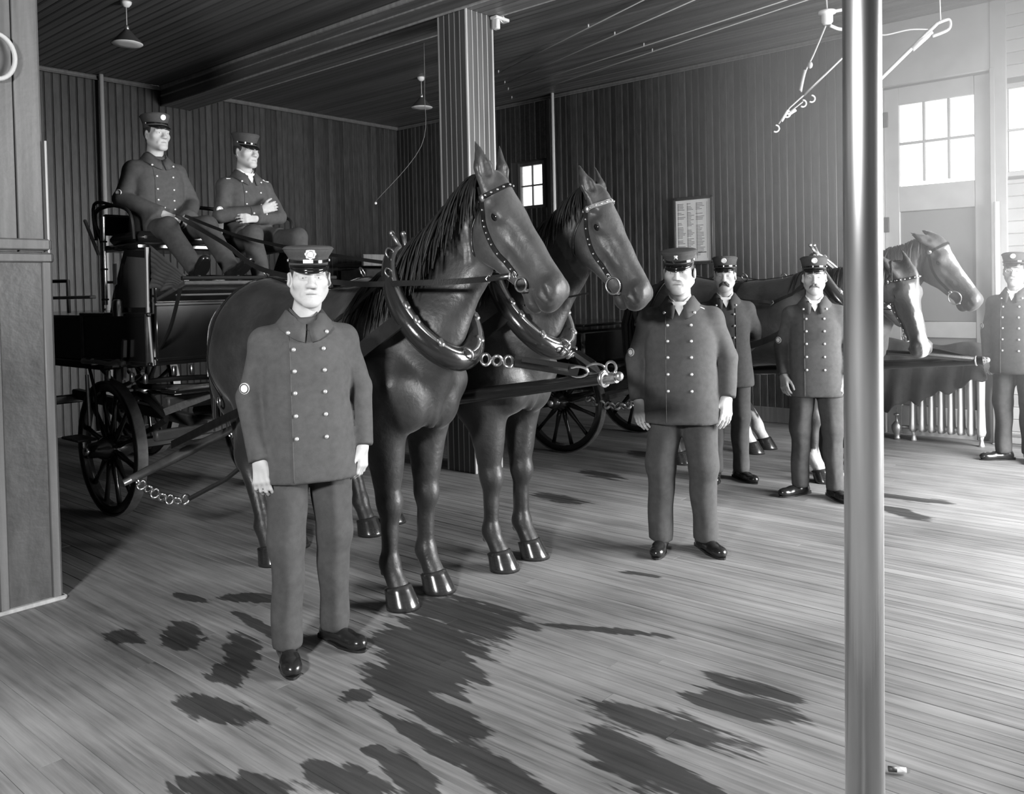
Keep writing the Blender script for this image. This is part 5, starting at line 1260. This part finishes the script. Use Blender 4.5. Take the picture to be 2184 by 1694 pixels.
# the second vehicle, low and dark behind the second team
w2 = empty('hose_cart', (7.25, 5.05, 0), 0, 'low dark hose cart standing behind the second team of horses', 'cart')
for sg in (-1, 1): wheel(w2, (sg * .68, 0, .5), .5, sg, 12); wheel(w2, (sg * .7, 2.2, .6), .6, sg, 14)
MB().box((0, .05, .5), (1.3, .07, .08), None, .01).box((0, 2.2, .6), (1.3, .07, .08), None, .01).build('axle', M['iron'], w2)
MB().box((0, 1.3, 1.02), (1.15, 3.0, .34), None, .03).build('hose_box', M['wagon'], w2); MB().box((0, 1.3, 1.24), (1.2, 3.05, .03), None, .008).build('top_rail', M['wagon'], w2)
MB().box((0, -.05, .72), (1.0, .7, .25), None, .03).build('fore_carriage', M['wagon'], w2); MB().tube([(0, .1, .7), (0, -2.0, .85), (0, -3.55, .985)], [.05, .045, .035], 10).build('pole', M['wagon'], w2)
MB().cyl((0, -3.48, .98), (0, -3.56, .988), .028, .026, 14).ball((0, -3.575, .99), .022, 12, 8).torus((0, -3.5, .98), .033, .007, (0, 1, -.1), 16, 6).build('pole_tip', M['nickel'], w2)
for sg in (-1, 1):
    MB().tube([(sg * .15 - .1, -.55, .6), (sg * .7, -.55, .58)], .028, 8).build('singletree', M['wagon_wood'], w2)
    e = empty('trace_chain'); e.parent = w2; chain('c', [(sg * .68, -.3, .56), (sg * .68, -.55, .5), (sg * .66, -.72, .5), (sg * .6, -.98, .6)], .075, .0075, M['nickel'], e)
    MB().tube([(sg * .35, -2.95, 1.05), (sg * .2, -3.2, 1.03), (0, -3.5, .99)], .022, 8).build('pole_strap', M['leather'], w2)
# ------------------------------------------------------------------ the two men on the seat
person('driver in a dark coat holding the reins on the wagon seat', (3.10, 6.17, 1.2), -90, dict(seated=True, hyaw=4, hpitch=2, flare=.98, ctilt=0, cap_badge='round', ear=20, girth=1.08, hairline=-.06, toe_z=.75, fold=.005,
    J=dict(hip=((.09, 0, .93), (-.09, 0, .93)), knee=((.13, .40, .90), (-.15, .43, .92)), ankle=((.10, .70, .60), (-.16, .72, .60)), toe=((.12, 1), (-.25, 1)), elbow=((.275, .0, 1.13), (-.265, .02, 1.12)), wrist=((.09, .235, 1.015), (-.11, .24, 1.0))),
    hdir=[(-.45, .75, -.35), (.35, .8, -.4)], hback=[(.3, .5, 1), (-.3, .5, 1)], hth=[(-1, .2, .2), (1, .2, .2)], curl=[(.7, .9, .6), (.7, .9, .6)], rows=[1.385, 1.30, 1.205, 1.125, 1.06], badge_dir=(.8, .6, 0)), .85)
person('fireman with folded arms and white shirt collar seated beside the driver', (3.74, 5.99, 1.115), -94, dict(seated=True, hyaw=10, shirt=True, epaulette=True, flare=.98, ctilt=-8, cap_badge=None, ear=25, hairline=-.04, fold=.005, toe_z=.2,
    J=dict(hip=((.09, 0, .93), (-.09, 0, .93)), knee=((.17, .40, .94), (-.2, .41, .93)), ankle=((.16, .5, .60), (-.2, .52, .6)), toe=((.1, 1), (-.2, 1)), elbow=((.255, .06, 1.11), (-.255, .06, 1.12)), wrist=((-.02, .225, 1.155), (.03, .20, 1.09))),
    hdir=[(-1, .0, .35), (1, .02, -.05)], hback=[(.1, 1, .1), (.1, 1, .1)], hth=[(0, .2, 1), (0, .2, 1)], curl=[(.25, .4, .3), (.35, .5, .4)], rows=[1.385, 1.30, 1.205, 1.125], edge=.075, badge_arm=0), .85)
# reins, from the bits through the hames to the driver's hands
def rein(label, pts, wd=.03):
    o = empty('rein', pts[0], 0, label, 'rein', 'driving reins'); L_ = [Vector(p) - Vector(pts[0]) for p in pts]
    pp = subdiv(L_, 8); ribbon(pp, [Vector((-1, -.3, .2))] * len(pp), wd, .004).build('strap', M['leather'], o)
    MB().cyl(pp[0], pp[0].lerp(pp[6], .5), .007, .007, 8).torus(pp[5], .018, .004, (1, .3, 0), 4, 6).build('billet', M['nickel'], o, True)
b1 = H1['root'].matrix_basis @ (H1['H'](.50, -.10, -.16)); 
rein('black rein running level from the nearest horse\'s bit past its neck', [(2.92, 2.53, 1.67), (2.90, 2.75, 1.655), (2.80, 3.06, 1.65), (2.74, 3.5, 1.66), (2.72, 4.2, 1.75), (2.95, 5.0, 1.95), (3.08, 5.86, 2.2)], .028)
rein('thin rein drooping between the two heads of the first team', [(3.24, 2.60, 1.60), (3.33, 2.72, 1.55), (3.40, 2.85, 1.52), (3.46, 2.82, 1.53), (3.66, 2.62, 1.58)], .01)
rein('black rein from the second horse back to the driver', [(3.60, 2.75, 1.62), (3.5, 3.2, 1.7), (3.4, 4.2, 1.82), (3.25, 5.2, 2.0), (3.15, 5.86, 2.2)], .022)
# ------------------------------------------------------------------ fittings of the house
M['nickel_dull'] = M['nickel_dull'] if 'nickel_dull' in M else mat('dull nickel', .5, .4, .9)
# sliding pole right in front
a, b = Vector((2.02, .66, 2.26)), Vector((1.97, .66, .43)); dv = (a - b) / (a.z - b.z); p0 = b - dv * b.z; p1 = p0 + dv * (WZ)
sp = empty('sliding_pole', p0, 0, 'thick polished brass sliding pole close to the camera', 'pole')
MB().cyl((0, 0, 0), p1 - p0, .0425, None, 40).build('tube', M['brass'], sp, True); MB().lathe([(.12, 0), (.12, .01), (.06, .03), (.046, .06), (.043, .06)], 32).build('floor_flange', M['brass'], sp, True)
MB().lathe([(.043, -.06), (.06, -.03), (.14, -.01), (.14, 0)], 32, p1 - p0).build('ceiling_flange', M['brass'], sp, True)
def pipe(name, label, x, y, z0, z1, r, m):
    e = empty(name, (x, y, z0), 0, label, 'pipe'); MB().cyl((0, 0, 0), (0, 0, z1 - z0), r, None, 14).build('tube', m, e, True)
    MB().lathe([(r, 0), (r * 2.2, 0), (r * 2.2, .008), (r, .02)], 16).build('flange', m, e, True)
    for z in (.25, .6): MB().torus((0, 0, (z1 - z0) * z), r * 1.15, r * .25, (0, 0, 1), 14, 6).build('collar', m, e, True)
M['pipe_light'] = mat('pale painted pipe', .55, .4)
pipe('wall_pipe', 'thin pale pipe on the rear wall behind the driver', 4.56, WY - .07, 0, WZ, .028, M['pipe_light'])
pipe('wall_pipe', 'pale pipe up the side wall between the two horses\' heads', WX - .07, 7.19, 0, WZ, .024, M['enamel'])
pipe('wall_pipe', 'white pipe beside the door behind the man at the right edge', WX - .09, 1.79, 0, 2.35, .026, M['enamel'])
# enamel pendant lamps
def pendant(x, y, zb, label):
    e = empty('pendant_lamp', (x, y, WZ), 0, label, 'lamp', 'enamel pendant lamps'); d = zb - WZ
    MB().lathe([(.0001, -.05), (.025, -.045), (.045, -.02), (.05, 0)], 18).build('ceiling_rose', M['enamel'], e, True); MB().cyl((0, 0, -.04), (0, 0, d + .17), .005, None, 8).build('cord', M['rope'], e, True)
    MB().lathe([(.016, d + .17), (.022, d + .16), (.024, d + .12), (.02, d + .115)], 14).build('socket', M['brass'], e, True)
    MB().lathe([(.02, d + .135), (.03, d + .12), (.138, d + .005), (.14, d), (.137, d + .003), (.03, d + .114), (.02, d + .125)], 32, caps=False).build('shade', M['enamel_green'], e, True)
    MB().lathe([(.021, d + .112), (.135, d + .002), (.128, d - .004), (.06, d - .006), (.0001, d - .007)], 32, caps=False).build('reflector', M['enamel'], e, True)
pendant(3.62, 7.68, 3.92, 'enamel pendant lamp hanging at the upper left'); pendant(7.40, 7.81, 3.92, 'enamel pendant lamp hanging left of the panelled post')
# framed notice
nf = empty('framed_notice', (WX - .03, 5.085, 2.28), 0, 'framed printed notice on the side wall above the officer\'s cap', 'notice')
MB().box((.01, 0, 0), (.012, .50, .78)).build('backing', M['trim_wood'], nf); MB().box((.0, 0, 0), (.004, .47, .75)).build('sheet', M['paper'], nf)
for y in (-.255, .255): MB().box((-.005, y, 0), (.03, .03, .82), None, .005).build('frame_rail', M['wall_wood'], nf)
for z in (-.4, .4): MB().box((-.005, 0, z), (.03, .54, .03), None, .005).build('frame_rail', M['wall_wood'], nf)
rnd = random.Random(11); prt = MB()
for col_, (y0, wd) in enumerate(((.19, .11), (.06, .1), (-.06, .12))):
    z = .33
    while z > -.3:
        if rnd.random() > .18: L_ = wd * rnd.uniform(.45, 1); prt.box((-.0028, y0 - L_ / 2 + .02, z), (.001, L_, .006))
        z -= .018
for y in (.2, .07, -.055, -.19): prt.box((-.0028, y, 0), (.001, .003, .68))
prt.box((-.0028, -.12, -.27), (.001, .11, .012)); prt.build('print', M['ink'], nf, False)
# rope hoop on the near post
hp_ = empty('rope_hoop', (1.575, 4.78, 2.85), 0, 'pale rope hoop hung on the post at the left edge', 'hoop')
MB().torus((0, 0, 0), .105, .012, (.1, 1, 0), 36, 8, .85, 1.1).build('coil', M['rope'], hp_, True); MB().cyl((0, .04, .115), (0, -.02, .12), .006, None, 8).build('peg', M['iron'], hp_, True)
# radiator with valve, pipe and a dark blanket thrown over it
rd = empty('radiator', (9.05, 2.2, 0), 0, 'silver column radiator under the dark blanket beside the door', 'radiator')
sec = MB()
sec.lathe([(.036, .1), (.045, .13), (.040, .18), (.034, .4), (.040, .66), (.045, .72), (.03, .75)], 14, sx=.85, sy=2.0, up=(1, 0, 0))
secm = sec.mesh('section', M['rad'], True)
for i in range(8): link('section', secm, rd, (0, .305 - .087 * i, 0))
for y in (.305, -.305): MB().lathe([(.028, 0), (.022, .02), (.014, .06), (.03, .12)], 12, (0, y, 0), sx=1, sy=1.6, up=(1, 0, 0)).build('foot', M['rad'], rd, True)
for z in (.14, .7): MB().cyl((0, .33, z), (0, -.33, z), .028, None, 12).build('nipple_row', M['rad'], rd, True)
MB().lathe([(.03, 0), (.03, .02), (.026, .03), (.034, .06), (.05, .1), (.05, .14), (.03, .17), (.014, .19), (.014, .24), (.03, .245), (.03, .26)], 18, (-.02, .46, 0)).cyl((-.02, .46, .13), (0, .33, .13), .018, None, 10).cyl((-.02, .46, .26), (-.02, .46, .32), .004, None, 6).build('valve', M['nickel_dull'], rd, True)
pi = empty('heating_pipe', (9.2, .2, .05), 0, 'pale heating pipe low along the wall at the right edge', 'pipe')
MB().cyl((0, -1.2, .06), (0, 1.5, .06), .022, None, 12).build('tube', M['enamel'], pi, True)
MB().lathe([(.03, 0), (.04, .01), (.04, .06), (.03, .07)], 14, (-.03, 1.24, .06), (-1, 0, 0)).build('cap', M['iron'], pi, True)
bl = empty('horse_blanket', (8.86, 2.3, 0), 0, 'dark horse blanket thrown over the radiator', 'blanket')
mb = MB(); nu, nv_ = 46, 30; rows = []
for j in range(nv_ + 1):
    row = []
    for i in range(nu + 1):
        u = i / nu; y = .62 - 1.12 * u; zt = 1.02 - .05 * u + .02 * math.sin(u * 9) - (.22 * max(0, (u - .9) / .1) ** 2); zb = .26 + .42 * u ** 1.15 + .025 * math.sin(u * 23) + .015 * math.sin(u * 51)
        v = j / nv_
        if v < .25: q = v / .25; x = .36 * (1 - q); z = zt - .03 * (1 - q) ** 2 + .01 * math.sin(u * 17)
        else: q = (v - .25) / .75; z = zt + (zb - zt) * q; x = -.02 - .03 * math.sin(q * 1.5) + (.012 + .022 * q) * math.sin(u * 31 + q * 2.5) + .012 * math.sin(u * 13 - q * 5)
        row.append(Vector((x, y, z)))
    rows.append(row)
for j in range(nv_): mb.add(rows[j] + rows[j + 1], [(i, i + 1, nu + 2 + i, nu + 1 + i) for i in range(nu)])
import bmesh
o = mb.build('cloth', M['blanket'], bl, True, fix=False); bmm = bmesh.new(); bmm.from_mesh(o.data); bmesh.ops.remove_doubles(bmm, verts=bmm.verts, dist=.0005); bmm.to_mesh(o.data); bmm.free()
o.data.polygons.foreach_set('use_smooth', [True] * len(o.data.polygons)); o.modifiers.new('s', 'SOLIDIFY').thickness = .008
# overhead harness gear
hg = empty('harness_hanger', (7.06, 2.61, WZ), 0, 'pale harness hanger with cords and hooks left of the brass pole', 'harness hanger')
def rel(*p): return Vector(p) - Vector((7.06, 2.61, WZ))
MB().tube([rel(7.06, 2.61, WZ), rel(7.07, 2.59, 3.86)], .008, 6).build('cord', M['rope'], hg, True)
MB().lathe([(.03, -.06), (.045, -.04), (.045, .02), (.07, .03), (.07, .05), (.02, .06)], 16, rel(7.07, 2.59, 3.8)).build('pulley_block', M['enamel'], hg, True)
MB().tube(subdiv([rel(7.08, 2.57, 3.84), rel(7.16, 2.48, 3.86), rel(7.22, 2.40, 3.85)], 6), .014, 8).tube(subdiv([rel(7.08, 2.57, 3.73), rel(7.15, 2.5, 3.7), rel(7.22, 2.40, 3.73)], 6), .014, 8).build('fork', M['enamel'], hg, True)
MB().tube(subdiv([rel(7.06, 2.60, 3.73), rel(7.0, 2.68, 3.5), rel(6.95, 2.73, 3.36), rel(6.92, 2.76, 3.19)], 6), .008, 6).build('cord', M['rope'], hg, True)
MB().ball(rel(6.97, 2.7, 3.41), (.022, .022, .03), 10, 8).build('knot', M['rope'], hg, True); MB().tube([rel(6.945, 2.735, 3.37), rel(6.915, 2.765, 3.2)], .014, 8).build('spring', M['rope'], hg, True)
MB().tube([rel(6.925, 2.74, 3.16), rel(7.13, 2.52, 3.44), rel(7.3, 2.33, 3.67)], .012, 8).build('spreader_rod', M['nickel_dull'], hg, True)
MB().tube([rel(6.925, 2.74, 3.16), rel(6.85, 2.83, 3.06), rel(6.79, 2.90, 2.93)], .007, 6).tube([rel(6.93, 2.73, 3.12), rel(6.84, 2.83, 3.02)], .006, 6).build('wire', M['rope'], hg, True)
for c in ((6.765, 2.915, 2.89), (6.905, 2.74, 3.09), (6.965, 2.69, 3.13), (6.83, 2.845, 3.01)): MB().torus(rel(*c), .028, .007, (.757, .653, 0), 12, 6, a0=-2.2, a1=1.6).build('hook', M['enamel'], hg, True)
MB().tube([rel(6.83, 2.84, 3.03), rel(6.8, 2.88, 2.95)], .013, 6).tube([rel(6.84, 2.84, 3.0), rel(6.88, 2.79, 3.04)], .013, 6).build('snap', M['enamel'], hg, True)
h2_ = empty('harness_hanger', (7.65, 1.91, WZ), 0, 'slanting pale harness rod near the ceiling right of the brass pole', 'harness hanger')
def rel2(*p): return Vector(p) - Vector((7.65, 1.91, WZ))
MB().tube([rel2(7.66, 1.90, 3.73), rel2(7.35, 2.25, 3.29), rel2(7.2, 2.42, 3.07)], .016, 8).build('rod', M['pipe_light'], h2_, True); MB().tube([rel2(7.63, 1.94, 3.66), rel2(7.52, 2.06, 3.52)], .024, 8).build('sleeve', M['pipe_light'], h2_, True)
MB().tube(subdiv([rel2(7.66, 1.9, 3.73), rel2(7.73, 1.83, 3.76), rel2(7.72, 1.83, 3.68), rel2(7.62, 1.93, 3.62)], 6), .014, 8).tube([rel2(7.68, 1.88, 3.75), rel2(7.67, 1.89, WZ)], .006, 6).build('bracket', M['pipe_light'], h2_, True)
MB().tube(subdiv([rel2(7.63, 1.94, 3.68), rel2(7.5, 2.07, 3.68), rel2(7.36, 2.23, 3.64), rel2(7.3, 2.3, 3.67)], 6), .007, 6).build('cord', M['rope'], h2_, True)
# ceiling wires
for k, (q0, q1) in enumerate((((7.84, 6.9), (6.45, 3.2)), ((8.3, 7.2), (6.8, 2.8)), ((8.6, 7.4), (7.65, 2.6)), ((9.02, 7.7), (7.75, 2.4)))):
    e = empty('ceiling_wire', (q0[0], q0[1], WZ - .035), 0, 'pale wire stretched under the ceiling, %s from the side wall' % ('farthest', 'second farthest', 'second nearest', 'nearest')[k], 'wire', 'ceiling wires')
    MB().tube([(0, 0, 0), (q1[0] - q0[0], q1[1] - q0[1], 0)], .006, 6).build('line', M['pipe_light'], e, True)
    for t in (0, .5, 1): MB().cyl(((q1[0] - q0[0]) * t, (q1[1] - q0[1]) * t, -.004), ((q1[0] - q0[0]) * t, (q1[1] - q0[1]) * t, .035), .007, None, 8).build('cleat', M['enamel'], e, True)
# pull cord with a small beam bracket near the panelled post
pc = empty('pull_cord', (6.4, 6.7, WZ), 0, 'thin slack cord hanging beside the far pendant lamp', 'cord')
MB().tube(subdiv([(0, 0, 0), (.05, .06, -.5), (.02, .1, -1.1), (-.35, .45, -1.7)], 6), .0035, 6).build('line', M['trim_wood'], pc, True); MB().ball((-.35, .45, -1.72), .015, 8, 6).build('toggle', M['enamel'], pc, True)
bk = empty('beam_bracket', (5.70, 5.05, BZ), 0, 'small pale bracket at the top of the panelled post', 'bracket')
MB().box((.05, -.02, -.02), (.18, .08, .03), None, .006).box((.0, -.02, -.07), (.05, .06, .1), None, .008).build('plate', M['pipe_light'], bk); MB().torus((.06, -.04, -.02), .03, .007, (0, 1, 0), 14, 6).build('eye', M['nickel_dull'], bk, True)
# far bench rail behind the first team
rl_ = empty('storage_chest', (8.55, 9.95, 0), 0, 'dark chest with a pale front rail in the far corner behind the horses', 'chest')
MB().box((.1, 0, .98), (1.4, .6, 1.96), None, .02).build('body', M['wagon_wood'], rl_); MB().box((-.3, -.32, 2.08), (.75, .06, .17), None, .01).build('rail', M['trim_light'], rl_); MB().box((.1, 0, 2.02), (1.5, .66, .06), None, .01).build('lid', M['wall_wood'], rl_)
ce = empty('cigar_end', (2.87, .86, .012), 0, 'discarded cigar end on the floor right of the brass pole', 'cigar end')
MB().cyl((-.012, .022, 0), (0, 0, 0), .009, None, 10).build('wrapper', M['wagon_wood'], ce, True); MB().cyl((0, 0, 0), (.014, -.026, 0), .0085, None, 10).build('ash', M['paper'], ce, True)
